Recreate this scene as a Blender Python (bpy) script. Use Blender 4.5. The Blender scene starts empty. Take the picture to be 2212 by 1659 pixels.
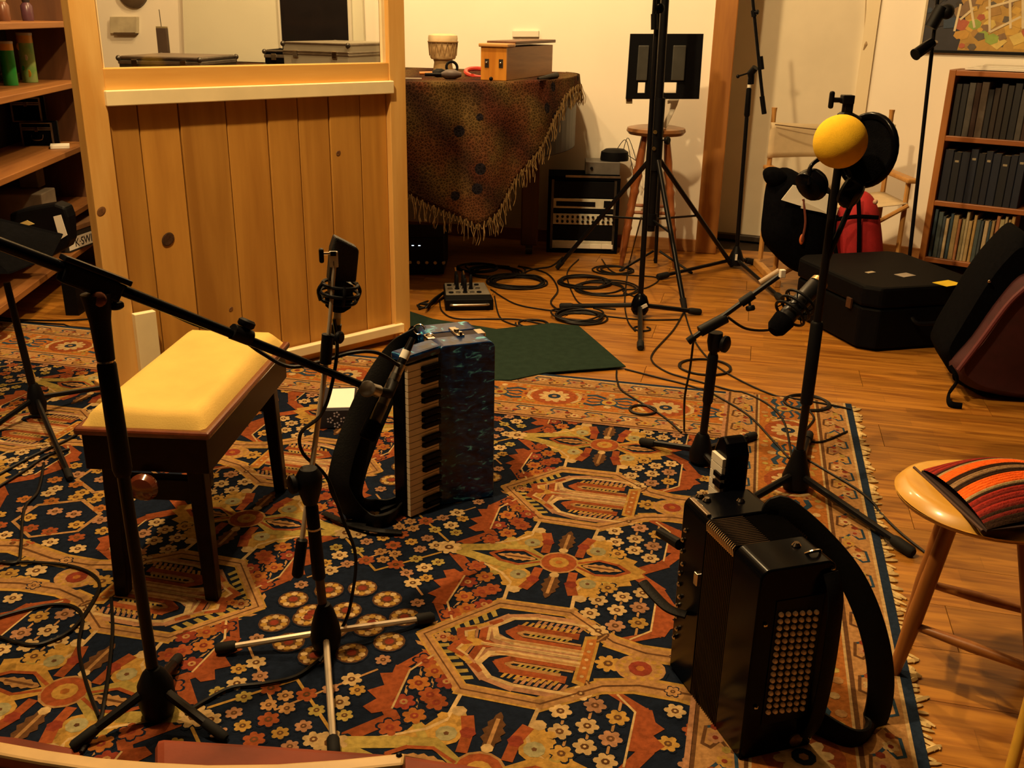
import bpy, math, random
from mathutils import Vector, Matrix
random.seed(7)
C = bpy.context.scene.collection
S = bpy.context.scene
PI = math.pi
# ---------------------------------------------------------------- camera
F, PITCH, ROLL, EYE, PCX, PCY = 2120.0, math.radians(20.5), 0.0187, 1.32, 1106.0, 829.5
_c, _s = math.cos(ROLL), math.sin(ROLL)
FW = Vector((0, math.cos(PITCH), -math.sin(PITCH)))
_D = Vector((0, -math.sin(PITCH), -math.cos(PITCH)))
RT = _c*Vector((1, 0, 0)) - _s*_D
DN = _s*Vector((1, 0, 0)) + _c*_D
cd = bpy.data.cameras.new('camera'); cam = bpy.data.objects.new('camera', cd); C.objects.link(cam)
cd.sensor_width = 36; cd.sensor_fit = 'HORIZONTAL'; cd.lens = F/2212*36; cd.clip_start = .02; cd.clip_end = 60
m3 = Matrix((RT, -DN, -FW)).transposed()
cam.matrix_world = Matrix.Translation((0, 0, EYE)) @ m3.to_4x4()
S.camera = cam
# ---------------------------------------------------------------- light and exposure
S.view_settings.view_transform = 'Standard'; S.view_settings.look = 'None'
S.view_settings.exposure = 0.85; S.view_settings.gamma = 1.0; S.view_settings.use_curve_mapping = False
w = bpy.data.worlds.new('world'); S.world = w; w.use_nodes = True
w.node_tree.nodes['Background'].inputs[0].default_value = (.75, .5, .3, 1)
w.node_tree.nodes['Background'].inputs[1].default_value = .002
def lamp(name, loc, power, size, col, spot=None, aim=None, blend=.6):
    l = bpy.data.lights.new(name, 'SPOT' if spot else 'POINT'); l.energy = power; l.shadow_soft_size = size; l.color = col
    if spot: l.spot_size = math.radians(spot); l.spot_blend = blend
    o = bpy.data.objects.new(name, l); C.objects.link(o); o.location = loc
    if aim: o.rotation_euler = (Vector(aim)-Vector(loc)).to_track_quat('-Z', 'Y').to_euler()
    return o
WARM = (1.0, .68, .315)
lamp('ceiling_lamp_light', (-.95, 1.90, 3.5), 235, .07, WARM)
lamp('back_lamp_light', (-.15, 4.25, 3.3), 138, .06, WARM)
lamp('corner_lamp_light', (-1.15, 5.15, 3.2), 55, .06, WARM)

# ---------------------------------------------------------------- placing helpers
def ray(px, py): return FW + RT*((px-PCX)/F) + DN*((py-PCY)/F)
EYEV = Vector((0, 0, EYE))
def G(px, py, z=0.0):
    r = ray(px, py); return EYEV + r*((z-EYE)/r.z)
def V(px, py, Y):
    r = ray(px, py); return EYEV + r*(Y/r.y)
def W(px, py, p, n):            # on a vertical plane through p with normal n
    r = ray(px, py); n = Vector(n); return EYEV + r*((Vector(p)-EYEV).dot(n)/r.dot(n))
# ---------------------------------------------------------------- mesh builder
class M:
    def __init__(s, T=None): s.v=[]; s.f=[]; s.c=[]; s.T=T; s.col=None
    def add(s, vs, fs):
        n=len(s.v)
        for p in vs:
            p=Vector(p); s.v.append(s.T@p if s.T else p)
        for f in fs: s.f.append([i+n for i in f]); s.c.append(s.col)
        return s
    def box(s, c, d, rz=0, R=None):
        x,y,z=[k/2 for k in d]; vs=[]
        rot = R if R is not None else Matrix.Rotation(rz,3,'Z')
        for dz in (-z,z):
            for dx,dy in ((-x,-y),(x,-y),(x,y),(-x,y)): vs.append(Vector(c)+rot@Vector((dx,dy,dz)))
        return s.add(vs,[(0,3,2,1),(4,5,6,7),(0,1,5,4),(1,2,6,5),(2,3,7,6),(3,0,4,7)])
    def tube(s, pts, r, n=8, closed=False, flat=1.0, up=None, caps=True):
        pts=[Vector(p) for p in pts]; k=len(pts)
        if not hasattr(r,'__len__'): r=[r]*k
        t0=(pts[1]-pts[0]).normalized()
        u=Vector(up) if up is not None else (Vector((0,0,1)) if abs(t0.z)<.9 else Vector((1,0,0)))
        vs=[]
        for i,p in enumerate(pts):
            if closed: t=pts[(i+1)%k]-pts[i-1]
            else: t=pts[min(i+1,k-1)]-pts[max(i-1,0)]
            if t.length<1e-9: t=t0.copy()
            t.normalize()
            if up is not None: u=Vector(up)
            u=(u-t*u.dot(t));  u = u.normalized() if u.length>1e-6 else t.orthogonal().normalized()
            w=t.cross(u)
            for j in range(n):
                a=2*PI*j/n; vs.append(p+(u*math.cos(a)*flat+w*math.sin(a))*r[i])
        fs=[]
        for i in range(k if closed else k-1):
            a=i*n; b=((i+1)%k)*n
            for j in range(n): fs.append((a+j,a+(j+1)%n,b+(j+1)%n,b+j))
        if not closed and caps: fs.append(tuple(range(n-1,-1,-1))); fs.append(tuple(range((k-1)*n,k*n)))
        return s.add(vs,fs)
    def cyl(s,p0,p1,r0,r1=None,n=12): return s.tube([p0,p1],[r0,r0 if r1 is None else r1],n)
    def lathe(s, prof, c, n=20, ax=(0,0,1), sx=1, sy=1):
        q=Vector((0,0,1)).rotation_difference(Vector(ax).normalized()); vs=[]
        for r,z in prof:
            for j in range(n):
                a=2*PI*j/n; vs.append(Vector(c)+q@Vector((r*sx*math.cos(a),r*sy*math.sin(a),z)))
        fs=[(i*n+j,i*n+(j+1)%n,(i+1)*n+(j+1)%n,(i+1)*n+j) for i in range(len(prof)-1) for j in range(n)]
        fs.append(tuple(range(n-1,-1,-1))); k=len(prof)-1; fs.append(tuple(range(k*n,(k+1)*n)))
        return s.add(vs,fs)
    def ball(s,c,r,n=16,m=10,sc=(1,1,1)):
        prof=[(r*math.sin(PI*(i+.02)/(m+.04)),-r*math.cos(PI*(i+.02)/(m+.04))) for i in range(m+1)]
        vs=[];
        for a,z in prof:
            for j in range(n):
                t=2*PI*j/n; vs.append(Vector(c)+Vector((a*math.cos(t)*sc[0],a*math.sin(t)*sc[1],z*sc[2])))
        fs=[(i*n+j,i*n+(j+1)%n,(i+1)*n+(j+1)%n,(i+1)*n+j) for i in range(m) for j in range(n)]
        fs.append(tuple(range(n-1,-1,-1))); fs.append(tuple(range(m*n,(m+1)*n)))
        return s.add(vs,fs)
    def prism(s, pts, h):       # pts: 3d polygon, h: extrusion vector
        pts=[Vector(p) for p in pts]; h=Vector(h); n=len(pts)
        return s.add(pts+[p+h for p in pts],[tuple(range(n-1,-1,-1)),tuple(range(n,2*n))]+[(i,(i+1)%n,n+(i+1)%n,n+i) for i in range(n)])
    def grid(s, fn, nu, nv):
        vs=[fn(i/nu,j/nv) for i in range(nu+1) for j in range(nv+1)]
        return s.add(vs,[(i*(nv+1)+j,(i+1)*(nv+1)+j,(i+1)*(nv+1)+j+1,i*(nv+1)+j+1) for i in range(nu) for j in range(nv)])
BASE={}
def mesh(name, m, mat, smooth=False):
    me=bpy.data.meshes.new(name); me.from_pydata([tuple(p) for p in m.v],[],m.f)
    if any(c is not None for c in m.c):
        ca=me.color_attributes.new('Col','FLOAT_COLOR','CORNER')
        for p in me.polygons:
            c=m.c[p.index] or (1,1,1)
            for li in p.loop_indices: ca.data[li].color=(c[0],c[1],c[2],1)
    if mat: me.materials.append(mat)
    if smooth:
        me.polygons.foreach_set('use_smooth',[True]*len(me.polygons))
        me.set_sharp_from_angle(angle=math.radians(40))
    me.update(); return me
def finish(o, bev, solid):
    if solid:
        d=o.modifiers.new('solid','SOLIDIFY'); d.thickness=solid; d.offset=0
    if bev:
        b=o.modifiers.new('bev','BEVEL'); b.width=bev; b.segments=2; b.limit_method='ANGLE'; b.angle_limit=math.radians(40)
def part(name, m, mat, parent, smooth=False, bev=0, solid=0, label=None, kind=None):
    b=BASE[parent.name]
    for i,p in enumerate(m.v): m.v[i]=p-b
    o=bpy.data.objects.new(name,mesh(name,m,mat,smooth)); C.objects.link(o); o.parent=parent
    BASE[o.name]=b; finish(o,bev,solid)
    if label: o['label']=label
    if kind: o['kind']=kind
    return o
def inst(name, me, parent, loc, rot=None):      # a repeated part sharing mesh data; loc in world
    o=bpy.data.objects.new(name,me); C.objects.link(o); o.parent=parent
    o.location=Vector(loc)-BASE[parent.name]
    if rot is not None: o.rotation_euler=rot.to_euler() if hasattr(rot,'to_euler') else rot
    return o
def thing(name, label, cat, loc, group=None):
    o=bpy.data.objects.new(name,None); C.objects.link(o); o.location=loc; o.empty_display_size=.1
    o['label']=label; o['category']=cat
    if group: o['group']=group
    BASE[o.name]=Vector(loc); return o
def single(name, m, mat, label, cat, group=None, smooth=False, bev=0, solid=0, kind=None):
    lo=[min(p[i] for p in m.v) for i in range(3)]; hi=[max(p[i] for p in m.v) for i in range(3)]
    b=Vector(((lo[0]+hi[0])/2,(lo[1]+hi[1])/2,lo[2]))
    for i,p in enumerate(m.v): m.v[i]=p-b
    o=bpy.data.objects.new(name,mesh(name,m,mat,smooth)); C.objects.link(o); o.location=b; BASE[o.name]=b
    finish(o,bev,solid)
    if label: o['label']=label; o['category']=cat
    if group: o['group']=group
    if kind: o['kind']=kind
    return o
def struct(name, m, mat, bev=0, parent=None):
    if parent: o=part(name,m,mat,parent,bev=bev)
    else: o=single(name,m,mat,None,None,bev=bev)
    o['kind']='structure'; return o
def bez(pts, n=8, closed=False):  # catmull-rom through points
    P=[Vector(p) for p in pts]; out=[]; k=len(P)
    for i in range(k if closed else k-1):
        a,b,c,d=(P[(i-1)%k],P[i],P[(i+1)%k],P[(i+2)%k]) if closed else (P[max(i-1,0)],P[i],P[i+1],P[min(i+2,k-1)])
        for j in range(n):
            t=j/n; out.append(.5*((2*b)+(-a+c)*t+(2*a-5*b+4*c-d)*t*t+(-a+3*b-3*c+d)*t**3))
    if not closed: out.append(P[-1])
    return out
# ---------------------------------------------------------------- materials
def nmat(name):
    m=bpy.data.materials.new(name); m.use_nodes=True; nt=m.node_tree; return m,nt,nt.nodes['Principled BSDF']
def N(nt,t,**k):
    n=nt.nodes.new(t)
    for a,b in k.items():
        if a.startswith('i_'): n.inputs[int(a[2:])].default_value=b
        else: setattr(n,a,b)
    return n
def mat(name, col, rough=.5, metal=0, var=.25, scale=18, bump=0.0, bscale=None, col2=None, spec=None, vcol=False, emit=None, coat=0):
    m,nt,b=nmat(name); L=nt.links.new
    b.inputs['Roughness'].default_value=rough; b.inputs['Metallic'].default_value=metal
    if spec is not None: b.inputs['Specular IOR Level'].default_value=spec
    if coat: b.inputs['Coat Weight'].default_value=coat; b.inputs['Coat Roughness'].default_value=.08
    tc=N(nt,'ShaderNodeTexCoord'); nz=N(nt,'ShaderNodeTexNoise'); nz.inputs['Scale'].default_value=scale; nz.inputs['Detail'].default_value=4
    L(tc.outputs['Object'],nz.inputs['Vector'])
    rp=N(nt,'ShaderNodeMapRange'); rp.inputs[1].default_value=.3; rp.inputs[2].default_value=.7
    L(nz.outputs[0],rp.inputs[0])
    mx=N(nt,'ShaderNodeMix',data_type='RGBA')
    c2=col2 or tuple(x*(1-var) for x in col)
    L(rp.outputs[0],mx.inputs[0]); mx.inputs[6].default_value=(*col,1); mx.inputs[7].default_value=(*c2,1)
    if vcol:
        at=N(nt,'ShaderNodeAttribute',attribute_name='Col'); mm=N(nt,'ShaderNodeMix',data_type='RGBA',blend_type='MULTIPLY'); mm.inputs[0].default_value=1
        L(at.outputs[0],mm.inputs[6]); L(mx.outputs[2],mm.inputs[7]); L(mm.outputs[2],b.inputs['Base Color'])
    else: L(mx.outputs[2],b.inputs['Base Color'])
    if bump:
        n2=N(nt,'ShaderNodeTexNoise'); n2.inputs['Scale'].default_value=bscale or scale*4; n2.inputs['Detail'].default_value=3
        L(tc.outputs['Object'],n2.inputs['Vector']); bp=N(nt,'ShaderNodeBump'); bp.inputs['Strength'].default_value=bump; bp.inputs['Distance'].default_value=.004
        L(n2.outputs[0],bp.inputs['Height']); L(bp.outputs[0],b.inputs['Normal'])
    if emit:
        b.inputs['Emission Color'].default_value=(*emit[:3],1); b.inputs['Emission Strength'].default_value=emit[3]
    return m
def wood(name, light, dark, axis=(0,0,1), grain=1.0, rough=.45, contrast=1.0, rand=0.0, coat=0, knots=0):
    """grain runs along axis"""
    m,nt,b=nmat(name); L=nt.links.new; tc=N(nt,'ShaderNodeTexCoord')
    q=Vector(axis).normalized().rotation_difference(Vector((0,0,1))).to_euler()
    mp=N(nt,'ShaderNodeMapping'); mp.vector_type='POINT'; mp.inputs['Rotation'].default_value=q
    L(tc.outputs['Object'],mp.inputs[0])
    m2=N(nt,'ShaderNodeMapping'); m2.inputs['Scale'].default_value=(14*grain,14*grain,1.3*grain); L(mp.outputs[0],m2.inputs[0])
    oi=N(nt,'ShaderNodeObjectInfo'); ad=N(nt,'ShaderNodeVectorMath',operation='ADD'); sc=N(nt,'ShaderNodeMath',operation='MULTIPLY'); sc.inputs[1].default_value=37.0
    L(oi.outputs['Random'],sc.inputs[0]); L(m2.outputs[0],ad.inputs[0]); L(sc.outputs[0],ad.inputs[1])
    nz=N(nt,'ShaderNodeTexNoise'); nz.inputs['Scale'].default_value=1.0; nz.inputs['Detail'].default_value=6; nz.inputs['Distortion'].default_value=1.2
    L(ad.outputs[0],nz.inputs['Vector'])
    wv=N(nt,'ShaderNodeTexNoise'); wv.inputs['Scale'].default_value=5.0; wv.inputs['Detail'].default_value=3; L(ad.outputs[0],wv.inputs['Vector'])
    a=N(nt,'ShaderNodeMath',operation='MULTIPLY_ADD'); a.inputs[1].default_value=.35; L(wv.outputs[0],a.inputs[0]); L(nz.outputs[0],a.inputs[2])
    rp=N(nt,'ShaderNodeMapRange'); rp.inputs[1].default_value=.67-.22/contrast; rp.inputs[2].default_value=.67+.22/contrast; L(a.outputs[0],rp.inputs[0])
    mx=N(nt,'ShaderNodeMix',data_type='RGBA'); L(rp.outputs[0],mx.inputs[0]); mx.inputs[6].default_value=(*light,1); mx.inputs[7].default_value=(*dark,1)
    out=mx.outputs[2]
    if rand:
        hs=N(nt,'ShaderNodeHueSaturation'); mr=N(nt,'ShaderNodeMapRange'); mr.inputs[3].default_value=1-rand; mr.inputs[4].default_value=1+rand
        L(oi.outputs['Random'],mr.inputs[0]); L(mr.outputs[0],hs.inputs['Value']); L(out,hs.inputs['Color']); out=hs.outputs[0]
    L(out,b.inputs['Base Color']); b.inputs['Roughness'].default_value=rough
    if coat: b.inputs['Coat Weight'].default_value=coat; b.inputs['Coat Roughness'].default_value=.12
    bp=N(nt,'ShaderNodeBump'); bp.inputs['Strength'].default_value=.15; bp.inputs['Distance'].default_value=.002; L(a.outputs[0],bp.inputs['Height']); L(bp.outputs[0],b.inputs['Normal'])
    return m
BLACK=mat('black_plastic',(.0028,.0030,.0045),.5,0,.3,30,spec=.14)
BLACKG=mat('black_gloss',(.0016,.0018,.003),.20,0,.2,10,spec=.07)
BLACKM=mat('black_metal',(.0045,.0046,.006),.34,.1,.3,40,spec=.22)
BLACKC=mat('black_fabric',(.0028,.003,.0045),.9,0,.5,60,.3,spec=.04)
RUBBER=mat('rubber',(.008,.008,.009),.75,0,.2,30,spec=.2)
CHROME=mat('chrome',(.62,.56,.48),.16,1,.15,20)
SATIN=mat('satin_chrome',(.66,.56,.43),.34,.55,.12,20)
STEEL=mat('brushed_steel',(.45,.42,.38),.35,1,.3,30)
DSTEEL=mat('dull_steel',(.12,.11,.10),.4,.9,.3,30)
WHITEP=mat('white_plastic',(.72,.68,.58),.5,0,.08,10)
PAPER=mat('paper',(.75,.72,.64),.8,0,.1,6)
CABLE=mat('cable_rubber',(.006,.005,.005),.5,0,.2,20,spec=.2)
PINE=wood('pine',(.78,.50,.17),(.62,.33,.08),(0,0,1),.7,.5,1.0)
PINEH=wood('pine_rail',(.74,.44,.13),(.60,.31,.07),(.727,.687,0),.6,.5)
CREAMW=mat('pale_softwood',(.92,.80,.50),.55,0,.12,9)
# ================================================================ the room
RA=math.radians(13.4); EU=Vector((-math.cos(RA),math.sin(RA),0)); EV=Vector((-math.sin(RA),-math.cos(RA),0))
UP=Vector((0,0,1))
# floor: a dark sub floor with laminate planks as its parts
m=M(); m.box((0,3.4,-.03),(7.2,7.4,.03)); floor=struct('floor',m,mat('sub_floor',(.03,.015,.006),.8))
def plank_mat():
    m,nt,b=nmat('laminate'); L=nt.links.new; tc=N(nt,'ShaderNodeTexCoord'); oi=N(nt,'ShaderNodeObjectInfo')
    sc=N(nt,'ShaderNodeMath',operation='MULTIPLY',i_1=91.0); L(oi.outputs['Random'],sc.inputs[0])
    ad=N(nt,'ShaderNodeVectorMath',operation='ADD'); L(tc.outputs['Object'],ad.inputs[0]); L(sc.outputs[0],ad.inputs[1])
    br=N(nt,'ShaderNodeTexBrick'); br.inputs['Color1'].default_value=(.0,.0,.0,1); br.inputs['Color2'].default_value=(1,1,1,1); br.inputs['Mortar'].default_value=(.0,.0,.0,1)
    br.inputs['Scale'].default_value=1; br.inputs['Mortar Size'].default_value=.0012; br.inputs['Brick Width'].default_value=.47; br.inputs['Row Height'].default_value=.0645; br.offset=.37
    L(ad.outputs[0],br.inputs['Vector'])
    mp=N(nt,'ShaderNodeMapping'); mp.inputs['Scale'].default_value=(2.2,26,26); L(ad.outputs[0],mp.inputs[0])
    nz=N(nt,'ShaderNodeTexNoise'); nz.inputs['Scale'].default_value=1.6; nz.inputs['Detail'].default_value=5; nz.inputs['Distortion'].default_value=.8; L(mp.outputs[0],nz.inputs['Vector'])
    mx=N(nt,'ShaderNodeMix',data_type='RGBA'); mx.inputs[6].default_value=(.40,.175,.024,1); mx.inputs[7].default_value=(.20,.070,.009,1)
    rp=N(nt,'ShaderNodeMapRange',i_1=.36,i_2=.68); L(nz.outputs[0],rp.inputs[0]); L(rp.outputs[0],mx.inputs[0])
    hs=N(nt,'ShaderNodeHueSaturation'); mr=N(nt,'ShaderNodeMapRange',i_3=.82,i_4=1.10); L(br.outputs[0],mr.inputs[0])
    m2=N(nt,'ShaderNodeMath',operation='MULTIPLY'); mr2=N(nt,'ShaderNodeMapRange',i_3=.85,i_4=1.1); L(oi.outputs['Random'],mr2.inputs[0]); L(mr.outputs[0],m2.inputs[0]); L(mr2.outputs[0],m2.inputs[1])
    L(m2.outputs[0],hs.inputs['Value']); L(mx.outputs[2],hs.inputs['Color']); L(hs.outputs[0],b.inputs['Base Color'])
    b.inputs['Roughness'].default_value=.34; b.inputs['Specular IOR Level'].default_value=.35
    return m
LAM=plank_mat()
pm=M(); pm.box((0,0,-.006),(1.268,.1925,.012)); pme=mesh('plank',pm,LAM)
mid=Vector((.0,3.4,0)); rot=Matrix.Rotation(-RA,3,'Z')
for j in range(-14,14):
    off=(j*.43)%1.27
    for i in range(-3,4):
        p=mid+EU*(-(i*1.27+off-.6))+EV*(j*.194)
        if abs(p.x)<3.25 and .7<p.y<6.85: inst('plank',pme,floor,p,rot)
# walls
WALLM=mat('plaster',(.87,.81,.70),.85,0,.05,3,.05,40)
BW=Vector((.87,5.95,0)); bd=Vector((-.9728,.2317,0)); bn=Vector((-.2317,-.9728,0))
def wallbox(p,q,h0,h1,t):      # wall between ground points p,q; thickness t away from the room
    p=Vector((p[0],p[1],h0)); q=Vector((q[0],q[1],h0)); d=(q-p).normalized(); n=Vector((-d.y,d.x,0))
    return M().prism([p,q,q+n*t,p+n*t],(0,0,h1-h0))
b0=BW+bd*-.245; b1=BW+bd*4.3
struct('wall_back',wallbox(b1,b0,0,4.0,.12),WALLM)
skirt=wood('skirting_wood',(.42,.2,.06),(.27,.11,.03),(1,0,0),1,.5)
m=wallbox(b1+bn*.015,b0+bn*.015,0,.075,.015); struct('baseboard_back',m,skirt,bev=.003)
# recess with a tall pale door panel, its frame post and threshold
POST=wood('oak_post',(.36,.15,.025),(.20,.07,.012),(0,0,1),.8,.55,.9)
m=M(); m.box((1.165,5.90,2.0),(.125,.12,4.0),-.2); struct('trim_1',m,POST,bev=.006)
d0=(1.16,6.42); d1=(2.02,6.03)
DOORM=mat('grey_door_paint',(.74,.67,.52),.75,0,.08,5,.04,30)
door=struct('door_1',wallbox((1.12,6.44),(2.06,6.012),0,4.0,.06),DOORM)
dn=Vector((-.39,-.86,0)).normalized(); dd=Vector((.91,-.414,0)).normalized()
m=M(); 
for s in (.03,.97): m.box(Vector((1.12,6.44,2.0))+dd*s*1.03+dn*.012,(.07,.02,4.0),math.atan2(dd.y,dd.x))
part('stile',m,mat('door_stile',(.76,.66,.46),.7,0,.03,4),door)
m=M(); m.prism([Vector((1.12,6.44,0))+dn*.0,Vector((2.05,6.02,0)),Vector((2.05,6.02,0))+dn*.05,Vector((1.12,6.44,0))+dn*.05],(0,0,.035)); struct('trim_2',m,mat('threshold_dark',(.03,.018,.01),.5),bev=.004)
m=M(); m.prism([(1.10,5.95,0),(1.16,6.44,0),(1.08,6.5,0),(1.0,5.98,0)],(0,0,4.0)); struct('wall_recess',m,WALLM)
RP=Vector((2.46,5.73,0)); rd=Vector((.8212,-.5707,0)); rn=Vector((-.5707,-.8212,0))
struct('wall_right',wallbox(RP-rd*.56,RP+rd*1.6,0,4.0,.12),WALLM)
struct('baseboard_right',wallbox(RP-rd*.54+rn*.015,RP+rd*1.6+rn*.015,0,.075,.015),skirt,bev=.003)
# left wall behind the shelving and the ceiling
LD=Vector((.113,-.99,0)).normalized(); LN=Vector((.99,.113,0)).normalized()   # towards camera ; into the room
LP=Vector((-2.28,5.40,0))
lw=LP-LN*.40
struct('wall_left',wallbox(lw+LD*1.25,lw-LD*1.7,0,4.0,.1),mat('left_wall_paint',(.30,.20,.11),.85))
m=M(); m.box((0,3.4,4.06),(7.2,7.4,.1)); struct('ceiling',m,mat('ceiling_paint',(.30,.22,.15),.9))

# ================================================================ the rug: woven motifs as thin coloured inlays
NAVY=(.0065,.011,.024); NAV2=(.013,.024,.048); RUST=(.235,.058,.018); RED=(.19,.034,.017); GOLD=(.36,.205,.045); TAN=(.33,.175,.065); PINK=(.31,.155,.08)
CRM=(.44,.30,.135); OLV=(.30,.22,.055); GRN=(.27,.24,.12); BRN=(.10,.045,.018); BLU=(.022,.050,.085); ORG=(.30,.105,.022)
rug=thing('persian_rug','large navy and rust patterned rug with geometric medallions and cream borders','rug',Vector((1.248,3.361,0)))
RO=Vector((1.248,3.361,0)); RW,RL=3.66,2.45
def rp3(u,v,z): return RO+EU*u+EV*v+UP*z
rb=M(); rb.prism([rp3(0,0,.0005),rp3(RW,0,.0005),rp3(RW,RL,.0005),rp3(0,RL,.0005)],(0,0,.0065))
def pile(vcol,col=(1,1,1),name='rug_pile'):
    m=mat(name,col,.95,0,.38,85,.35,260,vcol=vcol,spec=.06)
    return m
PILE=pile(True)
part('rug_ground',rb,pile(False,NAVY,'rug_ground_pile'),rug)
RM=M()
class Ctx: ox=0; oy=0; sx=1; sy=1
K=Ctx()
rr=random.Random(3)
ROFF=[0]
def P(pts,col,lay=1):
    h=.0072+lay*.00022+ROFF[0]*2e-7; ROFF[0]=(ROFF[0]+1)%700
    q=[(K.ox+K.sx*x,K.oy+K.sy*y) for x,y in pts]
    if min(a for a,b in q)<-1e-6 or min(b for a,b in q)<-1e-6 or max(a for a,b in q)>RW+1e-6 or max(b for a,b in q)>RL+1e-6: return
    a=sum(q[i][0]*q[(i+1)%len(q)][1]-q[(i+1)%len(q)][0]*q[i][1] for i in range(len(q)))
    if a<0: q=q[::-1]
    j=.85+.3*rr.random(); RM.col=tuple(c*j for c in col)
    RM.add([rp3(u,v,h) for u,v in q],[tuple(range(len(q)))])
def D(x,y,r,col,lay=1,n=10,ry=None): P([(x+r*math.cos(2*PI*i/n),y+(ry or r)*math.sin(2*PI*i/n)) for i in range(n)],col,lay)
def FL(x,y,r,col,cen=BRN,lay=3,n=6,dark=NAVY):
    r*=1.16
    pts=[]
    for i in range(n*4):
        a=2*PI*i/(n*4); k=(1.0,.93,.68,.93)[i%4]; pts.append((x+r*k*math.cos(a),y+r*k*math.sin(a)))
    P([(x+(px-x)*1.22,y+(py-y)*1.22) for px,py in pts],dark,lay-1); P(pts,col,lay); D(x,y,r*.36,cen,lay+1,7); D(x,y,r*.15,col,lay+2,5)
def LN_(pts,w,col,lay=2):
    for i in range(len(pts)-1):
        (x0,y0),(x1,y1)=pts[i],pts[i+1]; dx,dy=x1-x0,y1-y0; l=math.hypot(dx,dy) or 1; dx/=l; dy/=l; w=w*1.15; h=w/2; e=w*.3
        P([(x0-dx*e-dy*h,y0-dy*e+dx*h),(x0-dx*e+dy*h,y0-dy*e-dx*h),(x1+dx*e+dy*h,y1+dy*e-dx*h),(x1+dx*e-dy*h,y1+dy*e+dx*h)],col,lay)
def LL(pts,w,col,edge,lay=2,k=.3):       # band with lighter edge lines
    LN_(pts,w,edge,lay); LN_(pts,w*(1-k),col,lay+1); LN_(pts,w*.10,BRN,lay+2)
def CB(p0,p1,h,n,col,lay=2,sl=.5):       # comb teeth on one side
    dx,dy=p1[0]-p0[0],p1[1]-p0[1]; l=math.hypot(dx,dy); ux,uy=dx/l,dy/l; nx,ny=-uy,ux; s=l/n
    for i in range(n):
        a=(p0[0]+ux*s*i,p0[1]+uy*s*i); 
        P([a,(a[0]+ux*s*.62,a[1]+uy*s*.62),(a[0]+ux*s*(.75+sl)+nx*h,a[1]+uy*s*(.75+sl)+ny*h),(a[0]+ux*s*(.3+sl)+nx*h*1.05,a[1]+uy*s*(.3+sl)+ny*h*1.05)],col,lay)
def LEAF(x,y,dx,dy,l,w,col,lay=3,n=5):
    L_=[];R_=[]
    for i in range(n*2+1):
        t=i/(n*2); ww=w*math.sin(PI*(.08+.9*t))*(1.0 if i%2 else .68)
        L_.append((x+dx*l*t-dy*ww,y+dy*l*t+dx*ww)); R_.append((x+dx*l*t+dy*ww,y+dy*l*t-dx*ww))
    P(L_+R_[::-1],col,lay); LN_([(x+dx*l*.15,y+dy*l*.15),(x+dx*l*.8,y+dy*l*.8)],w*.3,TAN if col!=TAN else BRN,lay+1)
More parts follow.
